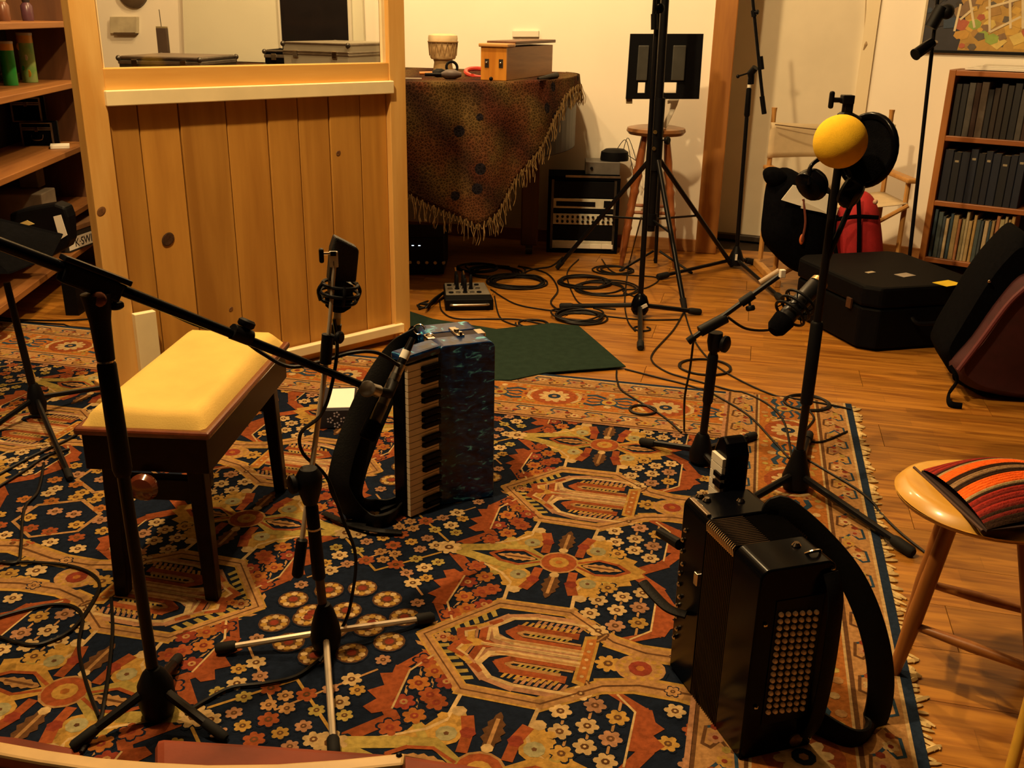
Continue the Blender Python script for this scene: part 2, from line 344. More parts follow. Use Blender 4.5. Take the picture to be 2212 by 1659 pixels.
def cell():
    # medallion
    for q in (1,-1):
        o=[(.735,0),(.60,.165*q),(.43,.17*q),(.315,.08*q),(.24,.058*q),(.13,.06*q),(.0,.09*q)]
        LL(o,.030,TAN,GOLD,3)
        CB((.725,.012*q) if q>0 else (.61,-.148),(.61,.148*q) if q>0 else (.725,-.012),.035,7,OLV,2,.3)
        CB((.59,.182) if q>0 else (.735,-.02),(.735,.02) if q>0 else (.59,-.182),.014,6,TAN,2,.3)
        CB((.43,.185) if q>0 else (.31,-.10),(.31,.10) if q>0 else (.43,-.185),.016,4,GOLD,2,.2)
        # outer arch pair
        a=[(.37,.135*q),(.50,.135*q),(.565,.115*q),(.60,.075*q),(.585,.035*q),(.545,.012*q),(.375,.012*q)]
        LN_(a,.016,PINK,3); LN_([(x,y+(-.010*q if i<2 else 0)) if i<2 else (x-.012,y-(.004*q if i<5 else -.009*q)) for i,(x,y) in enumerate(a)],.008,CRM,4)
        CB(((.385,.118*q) if q<0 else (.50,.118)),((.50,.118*q) if q<0 else (.385,.118)),.022,8,PINK,3,.3)
        # inner hairpin
        b=[(.385,.036*q),(.52,.036*q),(.548,.056*q),(.53,.078*q),(.40,.080*q)]
        LN_(b,.014,RUST,3); LN_([(.385,.049*q),(.515,.050*q),(.528,.058*q),(.515,.066*q),(.41,.067*q)],.006,TAN,4)
        CB(((.53,.090*q) if q<0 else (.405,.088)),((.40,.088*q) if q<0 else (.53,.090)),.016,9,GOLD,3,.3)
        CB(((.41,.063*q) if q<0 else (.505,.063)),((.505,.063*q) if q<0 else (.41,.063)),.012,8,OLV,5,.3)
        LN_([(.375,.024*q),(.56,.024*q)],.007,TAN,4)
        # chevrons
        for k,(cx,c) in enumerate(((.598,RUST),(.625,GOLD),(.648,RUST))):
            hh=.095-.022*k
            LN_([(cx-.02,hh*q),(cx+.012,hh*.72*q),(cx+.004,.012*q),(cx-.02,0)],.013,c,4); LN_([(cx-.03,hh*q),(cx-.002,hh*.66*q),(cx-.008,.016*q)],.005,CRM if k!=1 else PINK,5)
    for y in (-.003,.003): LN_([(.375,y),(.60,y)],.004,CRM,6)
    LN_([(.375,0),(.60,0)],.018,PINK,3)
    P([(.345,-.095),(.38,-.085),(.38,.085),(.345,.095)],GOLD,4); P([(.352,-.082),(.373,-.074),(.373,.074),(.352,.082)],ORG,5)
    for i in range(5): D(.3625,-.06+.03*i,.005,CRM,6,6)
    FL(.69,0,.018,TAN,RED,4); FL(.668,.0,.012,ORG,RED,4)
    # neck flowers
    FL(.315,0,.026,GOLD,BRN,4,8); D(.245,0,.062,NAVY,3,14); D(.245,0,.055,TAN,4,16,.048); 
    for i in range(14): a=2*PI*i/14; D(.245+.042*math.cos(a),.036*math.sin(a),.007,GOLD,5,6)
    D(.245,0,.026,RED,6,10); D(.245,0,.01,ORG,7,6)
    for q in (1,-1): FL(.17,.06*q,.014,TAN,BRN,6); FL(.075,.03*q,.022,GOLD,BRN,4); FL(.13,.0,.024,CRM,BRN,4); FL(.03,0,.02,TAN,RED,4)
    for q in (1,-1):
        for k,(fx,fy) in enumerate(((.16,.12),(.12,.17),(.165,.22),(.12,.27),(.16,.32),(.07,.13),(.03,.18),(.075,.23),(.03,.28),(.08,.33),(.12,.37),(.02,.10),(.03,.37))):
            FL(fx,q*fy,.020,(CRM,RUST,GOLD,PINK,ORG)[k%5],BRN,4)
        LN_([(.0,q*.14),(.10,q*.20),(.10,q*.30),(.0,q*.36)],.008,TAN,3)
        # cross motif halves at y=q*.385
        Y=.385*q; s=-q    # s points towards the medallion
        D(.50,Y,.052,TAN,5,14); D(.50,Y,.046,RUST,6,14); D(.50,Y,.026,GOLD,7,12); D(.50,Y,.01,ORG,8,6)
        for e in (1,-1):
            tip=.50+e*(.276 if e>0 else .205)
            LN_([(.50+e*.05,Y+s*.012),(.50+e*.10,Y+s*.050),(.50+e*.16,Y+s*.038),(tip,Y+s*.006)],.022,OLV if e>0 else GOLD,5)
            LN_([(.50+e*.05,Y+s*.010),(.50+e*.10,Y+s*.036),(.50+e*.15,Y+s*.026),(.50+e*.18,Y)],.007,RUST,6)
            P([(.50+e*.052,Y+s*.016),(.50+e*.085,Y+s*.058),(.50+e*.075,Y+s*.115),(.50+e*.098,Y+s*.150),(.50+e*.122,Y+s*.118),(.50+e*.135,Y+s*.094),(.50+e*.152,Y+s*.106),(.50+e*.165,Y+s*.072),(.50+e*.195,Y+s*.060),(.50+e*.185,Y+s*.034),(.50+e*.14,Y+s*.046),(.50+e*.09,Y+s*.034)],GOLD,3)
            LEAF(.50+e*.062,Y,e,0,.10,.018,TAN,6)
            D(.50+e*.088,Y+s*.082,.032,GOLD,4,10); D(.50+e*.088,Y+s*.082,.022,GRN,6,9); D(.50+e*.088,Y+s*.082,.006,BRN,7,5)
            LN_([(.50+e*.045,Y+s*.045),(.50+e*.048,Y+s*.10),(.50+e*.06,Y+s*.135)],.020,RUST,5); D(.50+e*.048,Y+s*.095,.017,RED,6,6)
            LN_([(.50+e*.07,Y+s*.085),(.50+e*.066,Y+s*.12),(.50+e*.083,Y+s*.15)],.020,GOLD,4); D(.50+e*.082,Y+s*.152,.016,CRM,5,7); D(.50+e*.11,Y+s*.13,.012,GOLD,5,6)
            LN_([(.50+e*.13,Y+s*.062),(.50+e*.15,Y+s*.09)],.016,OLV,4)
        LEAF(.50,Y+s*.055,0,s,.115,.024,BRN,5); D(.50,Y+s*.062,.013,CRM,6,7)
        # thin lines to the medallion
        LN_([(.776,Y),(.63,Y+s*.085),(.60,Y+s*.12),(.595,Y+s*.20)],.006,CRM,4)
        LN_([(.297,Y),(.42,Y+s*.08),(.435,Y+s*.12),(.43,Y+s*.20)],.006,CRM,4)
        # red brackets
        bl=[(.70,Y+s*.33),(.745,Y+s*.255),(.735,Y+s*.135),(.705,Y+s*.10),(.775,Y+s*.02)]
        LN_(bl,.018,RUST,3); P([(.755,Y+s*.26),(.722,Y+s*.26),(.715,Y+s*.12),(.75,Y+s*.10),(.775,Y+s*.115),(.757,Y+s*.145),(.785,Y+s*.165),(.757,Y+s*.19),(.78,Y+s*.225),(.752,Y+s*.235)],RUST,4)
        LN_([(.716,Y+s*.125),(.722,Y+s*.25),(.69,Y+s*.315)],.004,CRM,5)
        br=[(.29,Y+s*.29),(.225,Y+s*.25),(.205,Y+s*.13),(.24,Y+s*.06),(.297,Y+s*.01)]
        LN_(br,.020,RUST,3); P([(.19,Y+s*.13),(.238,Y+s*.125),(.235,Y+s*.255),(.205,Y+s*.255),(.195,Y+s*.22),(.175,Y+s*.205),(.195,Y+s*.18),(.17,Y+s*.155)],RUST,4)
        LN_([(.24,Y+s*.08),(.238,Y+s*.24),(.28,Y+s*.285)],.004,CRM,5)
        # flower panels
        for k,(fx,fy) in enumerate(((.70,.07),(.665,.115),(.70,.15),(.655,.185),(.69,.215),(.635,.165),(.67,.262),(.635,.235),(.70,.29))):
            c=(RUST,ORG,RED,RUST,ORG)[k%5]; FL(fx,Y+s*fy,.022,c,RED if c!=RED else TAN,4); LN_([(fx,Y+s*fy),(fx+.01,Y+s*(fy+.05))],.005,TAN,2)
        for k,(fx,fy) in enumerate(((.275,.085),(.32,.115),(.36,.085),(.275,.15),(.325,.175),(.375,.145),(.27,.215),(.32,.24),(.385,.205),(.355,.27))):
            FL(fx,Y+s*fy,.021,(CRM,CRM,GOLD,PINK)[k%4],BRN,4); LN_([(fx,Y+s*fy),(fx,Y+s*(fy+.055))],.005,TAN,2)
        LEAF(.33,Y+s*.275,.5,s*.86,.05,.012,BRN,4,3)
        # lattice beyond the tips
        LN_([(.776,Y),(.94,Y+s*.16)],.006,GOLD,4); LN_([(.79,Y+s*.235),(.94,Y+s*.06)],.005,TAN,4); FL(.795,Y,.030,CRM,BRN,5,8)
        for k,(fx,fy) in enumerate(((.83,.0),(.865,.03),(.90,.0),(.94,.03),(.92,.07),(.86,.08),(.825,.115),(.86,.15),(.805,.16),(.90,.12),(.94,.105),(.80,.08),(.83,.19),(.79,.27))):
            FL(fx,Y+s*fy,.016 if k%3 else .02,(CRM,PINK,GOLD,RUST,TAN,OLV)[k%6],BRN,4)
        for k,(fx,fy) in enumerate(((.94,.245),(.865,.275),(.94,.345),(.80,.335),(.865,.375),(.78,.40))):
            if fy<=.385:
                r=.036
                D(fx,Y+s*fy,r*1.12,NAVY,4,12); D(fx,Y+s*fy,r,BRN,5,14)
                for i in range(10): a=2*PI*i/10; D(fx+r*.66*math.cos(a),Y+s*fy+r*.66*math.sin(a),.0085,CRM if i%2 else GOLD,6,6)
                D(fx,Y+s*fy,.011,RED,7,7)
ROFFB=0
for u0,sg in ((.32,1),(2.20,-1),(2.20,1),(4.08,-1)):
    for k in (-2,-1,0,1):
        K.ox=u0; K.sx=sg; K.oy=1.77+.77*k; K.sy=1; cell()
K.ox=K.oy=0; K.sx=K.sy=1
# borders (layers above the field)
def border(swap,L0,L1,corner):
    """runs along t from L0..L1; d = distance from rug edge"""
    def Q(pts,col,lay): P([(d,t) for t,d in pts] if swap else pts,col,lay)
    def disc(t,d,r,col,lay,n=10,rd=None): Q([(t+r*math.cos(2*PI*i/n),d+(rd or r)*math.sin(2*PI*i/n)) for i in range(n)],col,lay)
    def band(d0,d1,col,lay): Q([(L0,d0),(L1,d0),(L1,d1),(L0,d1)],col,lay)
    def flower(t,d,r,col,cen,lay,n=6):
        pts=[]
        for i in range(n*4):
            a=2*PI*i/(n*4); k=(1.0,.93,.7,.93)[i%4]; pts.append((t+r*k*math.cos(a),d+r*k*math.sin(a)))
        Q(pts,col,lay); disc(t,d,r*.36,cen,lay+1,7)
    def line(pts,w,col,lay):
        for i in range(len(pts)-1):
            (x0,y0),(x1,y1)=pts[i],pts[i+1]; dx,dy=x1-x0,y1-y0; l=math.hypot(dx,dy); dx/=l; dy/=l; h=w/2; e=w*.3
            Q([(x0-dx*e-dy*h,y0-dy*e+dx*h),(x0-dx*e+dy*h,y0-dy*e-dx*h),(x1+dx*e+dy*h,y1+dy*e-dx*h),(x1+dx*e-dy*h,y1+dy*e+dx*h)],col,lay)
    off=11+(3 if swap else 0)
    band(0,.022,NAV2,off); band(.022,.125,TAN,off); band(.125,.335,ORG,off); band(.335,.44,TAN,off)
    for a,b,c in ((.022,.030,CRM),(.118,.128,BRN),(.128,.134,CRM),(.327,.333,CRM),(.333,.341,BRN),(.432,.440,BRN),(.441,.452,PINK)): band(a,b,c,off+1)
    for d0 in (.076,.387):
        t=L0+.03; k=0
        while t<L1-.03:
            s=1 if k%2 else -1
            line([(t-.028,d0+s*.030),(t+.022,d0+s*.034),(t+.030,d0+s*.018),(t+.004,d0),(t+.030,d0-s*.018),(t+.035,d0-s*.030)],.007,(BLU,BRN)[k%2],off+2)
            flower(t,d0+s*.010,.017,(CRM,PINK,GOLD)[k%3],RED,off+2); disc(t+.03,d0-s*.012,.010,(RED,OLV,RUST)[k%3],off+2,6)
            t+=.062; k+=1
    t=corner; k=0
    while t<L1-.02:
        d0=.231
        if k%2==0:
            disc(t,d0,.085,RUST,off+2,14,.080)
            flower(t,d0,.060,CRM,BLU,off+3,10); disc(t,d0,.024,NAV2,off+5,10); disc(t,d0,.010,TAN,off+6,6)
            for e in (1,-1):
                line([(t+e*.075,d0-.05),(t+e*.095,d0-.02),(t+e*.095,d0+.02),(t+e*.075,d0+.05)],.013,CRM,off+3)
                line([(t+e*.062,d0-.07),(t+e*.09,d0-.065)],.012,GOLD,off+3); line([(t+e*.062,d0+.07),(t+e*.09,d0+.065)],.012,GOLD,off+3)
        else:
            for e in (1,-1):
                for g in (1,-1):
                    line([(t+e*.02,d0+g*.03),(t+e*.055,d0+g*.05),(t+e*.085,d0+g*.042)],.016,BLU,off+3)
                    line([(t+e*.03,d0+g*.012),(t+e*.065,d0+g*.02),(t+e*.08,d0+g*.01)],.009,BLU,off+3)
                    disc(t+e*.055,d0+g*.078,.013,TAN,off+3,7); disc(t+e*.09,d0+g*.075,.010,OLV,off+3,6)
            disc(t,d0+.01,.034,BLU,off+3,10); disc(t,d0+.01,.027,GOLD,off+4,10); disc(t,d0+.01,.012,RED,off+5,7); disc(t,d0-.042,.018,TAN,off+4,8); disc(t,d0-.068,.012,CRM,off+4,8); line([(t,d0-.04),(t,d0+.01)],.012,GOLD,off+4)
            disc(t,d0+.055,.015,CRM,off+4,7)
        for e in (-.34,.34):
            disc(t+.2048*e+.102,d0+.03,.009,CRM,off+2,6)
        flower(t+.1024,d0-.045,.015,TAN,RED,off+3); flower(t+.1024,d0+.048,.015,GOLD,BRN,off+3); disc(t+.1024,d0,.012,RED,off+2,7)
        t+=.2048; k+=1
border(False,0,RW,.247)
border(True,.0,RL,-.0846)
wv=part('woven_pattern',RM,PILE,rug,label='navy, rust and cream woven motifs')
# ragged warp fringe down the right hand edge
fr=M(); fcol=mat('warp_fringe',(.68,.50,.22),.95,0,.3,50)
for i in range(180):
    v=.02+i*.0172; l=.012+.022*rr.random(); a=rr.uniform(-.5,.5); r=.004+.003*rr.random()
    p=rp3(0,v,.003); fr.tube([p,p-EU*l*.6+EV*a*l,p-EU*l+EV*a*l*1.6],[r,r*1.1,r*.5],5)
part('warp_fringe',fr,fcol,rug,kind='stuff',label='short pale knotted fringe')
print('rug polys',len(RM.f))
# ================================================================ wooden screen with a window
gd=Vector((-.727,-.687,0)); gn=Vector((.687,-.727,0))     # along the screen to the left ; towards the camera side
gr=Vector((-.475,4.10,0)); grz=math.atan2(-gd.y,-gd.x)
gobo=thing('studio_screen','tall pine screen with vertical boards below and a window above','screen',gr+gd*.6)
LG=1.275
def gp(s,off,z): return gr+gd*s+gn*off+UP*z
def gbox(s0,s1,o0,o1,z0,z1):
    m=M(); m.prism([gp(s0,o0,z0),gp(s0,o1,z0),gp(s1,o1,z0),gp(s1,o0,z0)],(0,0,z1-z0)); return m
part('post',gbox(0,.078,-.018,.045,.012,1.95),PINE,gobo,bev=.003)
part('post',gbox(LG-.082,LG,-.018,.045,.012,1.95),PINE,gobo,bev=.003)
part('rail',gbox(.078,LG-.082,-.016,.04,1.868,1.95),PINEH,gobo,bev=.003)
part('rail',gbox(.078,LG-.082,-.016,.04,1.055,1.145),PINEH,gobo,bev=.003)
part('rail',gbox(.078,LG-.082,-.016,.03,.012,.075),PINEH,gobo,bev=.003)
part('ledge_strip',gbox(.07,LG-.075,.04,.062,1.03,1.078),CREAMW,gobo,bev=.003,label='pale unweathered strip')
part('ledge_strip',gbox(.045,.93,.03,.062,.045,.082),CREAMW,gobo,bev=.003,label='pale unweathered strip')
BOARD=wood('pine_board',(.56,.285,.050),(.38,.17,.024),(0,0,1),.55,.62,1.0,.12)
nb=8; s0=.078; s1=LG-.082
cuts=[s0+(s1-s0)*t for t in (0,.115,.242,.363,.478,.622,.778,.905,1.0)]
for i in range(nb):
    a,b_=cuts[i],cuts[i+1]; g=.0022
    bm_=gbox(a+g,b_-g,-.002+(.0025 if i%2 else 0),.018+(.0025 if i%2 else 0),.075,1.03)
    part('board',bm_,BOARD,gobo,bev=.0025)
part('board_backing',gbox(s0,s1,-.012,-.004,.075,1.05),mat('board_gap',(.05,.02,.008),.9),gobo)
knot=mat('knot_dark',(.07,.028,.01),.6,0,.6,120,.3); knr=mat('knot_ring',(.20,.085,.025),.6,0,.5,90)
gpl=gr+gn*.0215
for px,py,rx,rz,big in ((363,517,.021,.026,1),(731,331,.009,.012,0),(499,668,.007,.010,0)):
    c=W(px,py,gpl,gn); m=M(); m.lathe([(1.0,0),(.8,.0012),(.3,.0006)],(0,0,0),16)
    T=Matrix.Translation(c)@Vector((0,0,1)).rotation_difference(gn).to_matrix().to_4x4()
    m.v=[T@Vector((p.x*rx,p.y*rz,p.z)) for p in m.v]; part('knot',m,knot if big else knr,gobo)
m=M(); c=W(219,457,gr+gn*.0455,gn); m.lathe([(1,0),(.7,.0012)],(0,0,0),14); T=Matrix.Translation(c)@Vector((0,0,1)).rotation_difference(gn).to_matrix().to_4x4()
m.v=[T@Vector((p.x*.013,p.y*.018,p.z)) for p in m.v]; part('knot',m,knr,gobo)
m=M(); c=W(866,705,gr+gn*.0455,gn); m.lathe([(1,0),(.7,.0012)],(0,0,0),14); T=Matrix.Translation(c)@Vector((0,0,1)).rotation_difference(gn).to_matrix().to_4x4()
m.v=[T@Vector((p.x*.008,p.y*.016,p.z)) for p in m.v]; part('knot',m,knr,gobo)
glass,nt,b=nmat('window_glass'); _o=nt.nodes['Material Output']; _t=N(nt,'ShaderNodeBsdfTransparent'); _g=N(nt,'ShaderNodeBsdfGlossy'); _g.inputs['Roughness'].default_value=.03; _m=N(nt,'ShaderNodeMixShader'); _f=N(nt,'ShaderNodeFresnel'); _f.inputs[0].default_value=1.4
_t.inputs[0].default_value=(.95,.95,.93,1); nt.links.new(_f.outputs[0],_m.inputs[0]); nt.links.new(_t.outputs[0],_m.inputs[1]); nt.links.new(_g.outputs[0],_m.inputs[2]); nt.links.new(_m.outputs[0],_o.inputs[0])
part('window_pane',gbox(s0,s1,-.002,.002,1.145,1.868),glass,gobo)
for a,b2 in ((.078,.092),(LG-.096,LG-.082)):
    part('glazing_bead',M().prism([gp(a,.006,1.145),gp(a,.022,1.145),gp(b2,.022,1.145),gp(b2,.006,1.145)],(0,0,.723)),CREAMW,gobo)
# feet across the screen at both ends and a pale batten against the left post
for s in (.04,LG-.04): part('foot',M().prism([gp(s-.03,-.22,.009),gp(s-.03,.22,.009),gp(s+.03,.22,.009),gp(s+.03,-.22,.009)],(0,0,.03)) ,PINE,gobo,bev=.004)
part('batten',M().prism([gp(LG-.15,.047,.042),gp(LG-.15,.075,.042),gp(LG-.075,.075,.042),gp(LG-.075,.047,.042)],(0,0,.30)),CREAMW,gobo,bev=.002,label='pale upright batten')

# ================================================================ grand piano under a shawl
MAHO=wood('dark_piano_wood',(.016,.005,.003),(.006,.002,.002),(0,0,1),1,.4,1)
PZ=1.02
tail=[Vector(p) for p in ((.27,6.0,0),(.33,5.86,0),(.32,5.62,0),(.24,5.36,0),(.08,5.10,0),(-.14,4.93,0),(-.42,4.84,0),(-.9,4.80,0),(-1.5,4.82,0),(-1.98,4.86,0))]
lead=bez(tail,4); back=[Vector((-1.98,6.50,0))]
piano=thing('grand_piano','dark grand piano with its curved tail to the right, under the shawl','piano',Vector((-.8,5.6,0)))
part('case',M().prism([p+UP*.64 for p in lead+back],(0,0,PZ-.66)),MAHO,piano,bev=.006)
part('lid',M().prism([p+UP*(PZ-.02) for p in lead+back],(0,0,.02)),MAHO,piano,bev=.005)
MAHO.node_tree.nodes['Principled BSDF'].inputs['Specular IOR Level'].default_value=.15
lp=[(.045,0),(.05,.02),(.035,.04),(.045,.10),(.04,.2),(.05,.38),(.065,.50),(.075,.56),(.075,.64)]
for c in ((.085,5.75),(-1.75,4.98),(-1.75,6.2)):
    m=M(); m.box((c[0],c[1],.35),(.10,.10,.58)); lg=part('leg',m,wood('leg_red_wood',(.10,.028,.012),(.05,.012,.006),(0,0,1),1,.35),piano,bev=.008)
    m=M(); m.lathe([(.028,-.02),(.028,.02)],(c[0],c[1],.028),14,(1,0,0)); m.box((c[0],c[1],.05),(.03,.05,.03)); part('caster',m,DSTEEL,lg)
m=M(); m.box((-1.9,5.65,.66),(.1,1.3,.1)); part('key_slip',m,MAHO,piano)
# shawl ---------------------------------------------------------------
def shawl_mat():
    m,nt,b=nmat('crochet_shawl'); L=nt.links.new; tc=N(nt,'ShaderNodeTexCoord')
    vo=N(nt,'ShaderNodeTexVoronoi',feature='F1'); vo.inputs['Scale'].default_value=11; L(tc.outputs['Object'],vo.inputs['Vector'])
    vs=N(nt,'ShaderNodeTexVoronoi',feature='DISTANCE_TO_EDGE'); vs.inputs['Scale'].default_value=70; L(tc.outputs['Object'],vs.inputs['Vector'])
    nz=N(nt,'ShaderNodeTexNoise'); nz.inputs['Scale'].default_value=5; nz.inputs['Detail'].default_value=3; L(tc.outputs['Object'],nz.inputs['Vector'])
    mpw=N(nt,'ShaderNodeMapping'); mpw.inputs['Rotation'].default_value=(0,.6,0); L(tc.outputs['Object'],mpw.inputs[0])
    wv=N(nt,'ShaderNodeTexWave',wave_type='BANDS'); wv.inputs['Scale'].default_value=1.25; wv.inputs['Distortion'].default_value=1.4; wv.inputs['Detail'].default_value=1; L(mpw.outputs[0],wv.inputs['Vector'])
    c1=N(nt,'ShaderNodeMix',data_type='RGBA'); c1.inputs[6].default_value=(.034,.016,.010,1); c1.inputs[7].default_value=(.10,.062,.022,1); L(wv.outputs[0],c1.inputs[0])
    r2=N(nt,'ShaderNodeMapRange',i_1=.45,i_2=.6); L(nz.outputs[0],r2.inputs[0])
    c2=N(nt,'ShaderNodeMix',data_type='RGBA'); c2.inputs[7].default_value=(.085,.022,.012,1); L(c1.outputs[2],c2.inputs[6]); m5=N(nt,'ShaderNodeMath',operation='MULTIPLY',i_1=.6); L(r2.outputs[0],m5.inputs[0]); L(m5.outputs[0],c2.inputs[0])
    r3=N(nt,'ShaderNodeMapRange',i_1=.33,i_2=.30); L(vo.outputs['Distance'],r3.inputs[0])        # dark round motifs
    th=N(nt,'ShaderNodeMath',operation='LESS_THAN',i_1=.30); L(vo.outputs['Color'],th.inputs[0]); mm=N(nt,'ShaderNodeMath',operation='MULTIPLY'); L(r3.outputs[0],mm.inputs[0]); L(th.outputs[0],mm.inputs[1])
    c3=N(nt,'ShaderNodeMix',data_type='RGBA'); c3.inputs[7].default_value=(.012,.010,.014,1); L(c2.outputs[2],c3.inputs[6]); L(mm.outputs[0],c3.inputs[0])
    r4=N(nt,'ShaderNodeMapRange',i_1=.0,i_2=.14,i_3=1.7,i_4=.6); L(vs.outputs[0],r4.inputs[0])
    c4=N(nt,'ShaderNodeMix',data_type='RGBA',blend_type='MULTIPLY'); c4.inputs[0].default_value=1; L(c3.outputs[2],c4.inputs[6]); L(r4.outputs[0],c4.inputs[7])
    L(c4.outputs[2],b.inputs['Base Color']); b.inputs['Roughness'].default_value=.95; b.inputs['Specular IOR Level'].default_value=.05
    bp=N(nt,'ShaderNodeBump'); bp.inputs['Strength'].default_value=.6; bp.inputs['Distance'].default_value=.004; L(vs.outputs[0],bp.inputs['Height']); L(bp.outputs[0],b.inputs['Normal'])
    return m
SH=shawl_mat()
FRC=mat('shawl_thread',(.24,.15,.06),.9,0,.3,30,spec=.1)
shawl=thing('fringed_shawl','brown crocheted shawl with long tassels draped over the piano','shawl',Vector((-.5,5.2,PZ)))
edge=[p for p in bez(tail,6)]
top=M(); tl=edge+[Vector((-1.98,6.50,0))]
cen=Vector((-.8,5.65,0)); nE=len(edge)
def shtop(i,j):
    e=edge[min(int(i*(nE-1)+.5),nE-1)]; p=cen.lerp(e,j); bk=Vector((p.x,min(p.y,6.5),0)); return Vector((p.x,p.y,PZ+.004+.004*math.sin(p.x*23)*math.sin(p.y*19)))
sm=M(); sm.prism([p+UP*(PZ+.001) for p in tl],(0,0,.004)); part('shawl_top',sm,SH,shawl)
# hanging part: follows the curved rim, its lower edge is the corner of the square
def arc(P_): 
    a=[0]
    for i in range(1,len(P_)): a.append(a[-1]+(P_[i]-P_[i-1]).length)
    return a
A_=arc(edge); 
def edge_at(s):
    s=max(0,min(A_[-1]-1e-6,s)); i=max(k for k in range(len(A_)) if A_[k]<=s); i=min(i,len(edge)-2); t=(s-A_[i])/(A_[i+1]-A_[i]); p=edge[i].lerp(edge[i+1],t); d=(edge[i+1]-edge[i]).normalized(); return p,Vector((-d.y,d.x,0))
def sdrop(s):
    # drop length along the rim measured from the tail
    kn=[(0,.05),(.25,.06),(.45,.05),(.62,.06),(.72,.09),(.85,.20),(1.0,.36),(1.12,.50),(1.22,.62),(1.32,.68),(1.5,.60),(1.7,.5),(2.0,.35),(3.4,.3)]
    for (a,x),(b,y) in zip(kn,kn[1:]):
        if a<=s<=b: return x+(y-x)*(s-a)/(b-a)
    return .3
def drape(u,v):
    s=u*min(A_[-1],3.2); p,n=edge_at(s); dr=sdrop(s); z=v*dr
    fold=.018*math.sin(s*21)*min(1,z*3)+.012*math.sin(s*9+z*4)*min(1,z*4)
    out=.012+.02*min(1,z*6)+fold
    return p+n*out+UP*(PZ+.006-z)
hg=M(); hg.grid(drape,150,26); part('shawl_drop',hg,SH,shawl,smooth=True,solid=.003)
tas=M(); ts=random.Random(5); sN=0; s=.02; smax=2.6
vars_=[]
for k in range(5):
    m=M(); L_=.075+.02*k%3*.01+.02*ts.random()
    for q in range(3):
        a=ts.uniform(-.012,.012); b=ts.uniform(-.012,.012)
        m.tube(bez([(a*.2,b*.2,.008),(a,b,-L_*.35),(a*1.6+ts.uniform(-.01,.01),b,-L_*.7),(a*1.2,b*1.2,-L_*(1+.2*ts.random()))],3),[.0018]*9+[.0012],4)
    vars_.append(mesh('tassel',m,FRC))
while s<smax:
    p,n=edge_at(s); dr=sdrop(s); q=drape(s/3.2,1.0)
    inst('tassel',vars_[sN%5],shawl,q+n*.003,(ts.uniform(-.15,.15),ts.uniform(-.15,.15),ts.uniform(0,6)))
    # scallop thread between tassels
    slope=abs(sdrop(s+.02)-sdrop(s-.02))/.04
    s+=.030/math.sqrt(1+slope*slope); sN+=1
sc=M(); s=.02
for i in range(140):
    s2=s+.018
    if s2>smax: break
    a=drape(s/3.2,1.0); b=drape(s2/3.2,1.0); mm_=(a+b)/2-UP*.028; p,n=edge_at(s); o=n*.004
    sc.tube(bez([a+o,mm_+o,b+o],4),.0016,4); s=s2
part('fringe_loops',sc,FRC,shawl,kind='stuff')

# ================================================================ piano bench
bz=.455
bt=[G(155,925,bz),G(450,937,bz),G(657,738,bz),G(392,706,bz)]
bt[3]=bt[2]+(bt[0]-bt[1])            # keep it a rectangle
ux=(bt[1]-bt[0]).normalized(); uy=(bt[2]-bt[1]); LBn=uy.length; uy=(uy-ux*uy.dot(ux)).normalized(); WB=(bt[1]-bt[0]).length; LBn=(bt[2]-bt[1]).dot(uy)
bench=thing('piano_bench','dark mahogany piano bench with a worn mustard padded seat','bench',bt[0]+ux*WB/2+uy*LBn/2-UP*bz)
BW_=wood('bench_mahogany',(.012,.004,.003),(.006,.002,.002),tuple(uy),1,.35,1,coat=.06)
BW_.node_tree.nodes['Principled BSDF'].inputs['Specular IOR Level'].default_value=.1
BT_=wood('bench_rim',(.16,.040,.018),(.09,.020,.009),tuple(uy),1,.25,1,coat=.5)
def bp_(x,y,z): return bt[0]*1.0+ux*x+uy*y+UP*(z-bz)
def bbox(x0,x1,y0,y1,z0,z1): return M().prism([bp_(x0,y0,z0),bp_(x1,y0,z0),bp_(x1,y1,z0),bp_(x0,y1,z0)],(0,0,z1-z0))
part('seat_rim',bbox(0,WB,0,LBn,bz-.018,bz),BT_,bench,bev=.006)
part('frame',bbox(.012,WB-.012,.012,LBn-.012,bz-.105,bz-.018),BW_,bench,bev=.003)
def cush(u,v):
    x=.014+u*(WB-.028); y=.014+v*(LBn-.028); a=min(u,1-u)*(WB-.028); b=min(v,1-v)*(LBn-.028)
    e=min(1,a/.03)**.5*min(1,b/.03)**.5
    d=.020*math.exp(-(((u-.62)/.2)**2+((v-.30)/.22)**2))+.008*math.exp(-(((u-.45)/.25)**2+((v-.7)/.2)**2))
    return bp_(x,y,bz-.002+e*(.040-d)+.003*math.sin(u*PI)*math.sin(v*PI))
part('seat_cushion',M().grid(cush,26,44),mat('mustard_velvet',(.66,.46,.13),.88,0,.16,7,.2,300,spec=.1),bench,smooth=True,label='mustard yellow worn velvet pad')
for x in (.035,WB-.075):
    for y in (.035,LBn-.075):
        m=M(); 
        top_=[bp_(x,y,bz-.105),bp_(x+.04,y,bz-.105),bp_(x+.04,y+.04,bz-.105),bp_(x,y+.04,bz-.105)]
        c=bp_(x+.02,y+.02,0)
        sp=(-.012 if x<.1 else .012); sq=(-.012 if y<.1 else .012)
        bo=[c+ux*(a*.016+sp)+uy*(b*.016+sq)+UP*.0095 for a,b in ((-1,-1),(1,-1),(1,1),(-1,1))]
        m.add(bo+top_,[(0,3,2,1),(4,5,6,7),(0,1,5,4),(1,2,6,5),(2,3,7,6),(3,0,4,7)]); part('leg',m,BW_,bench,bev=.004)
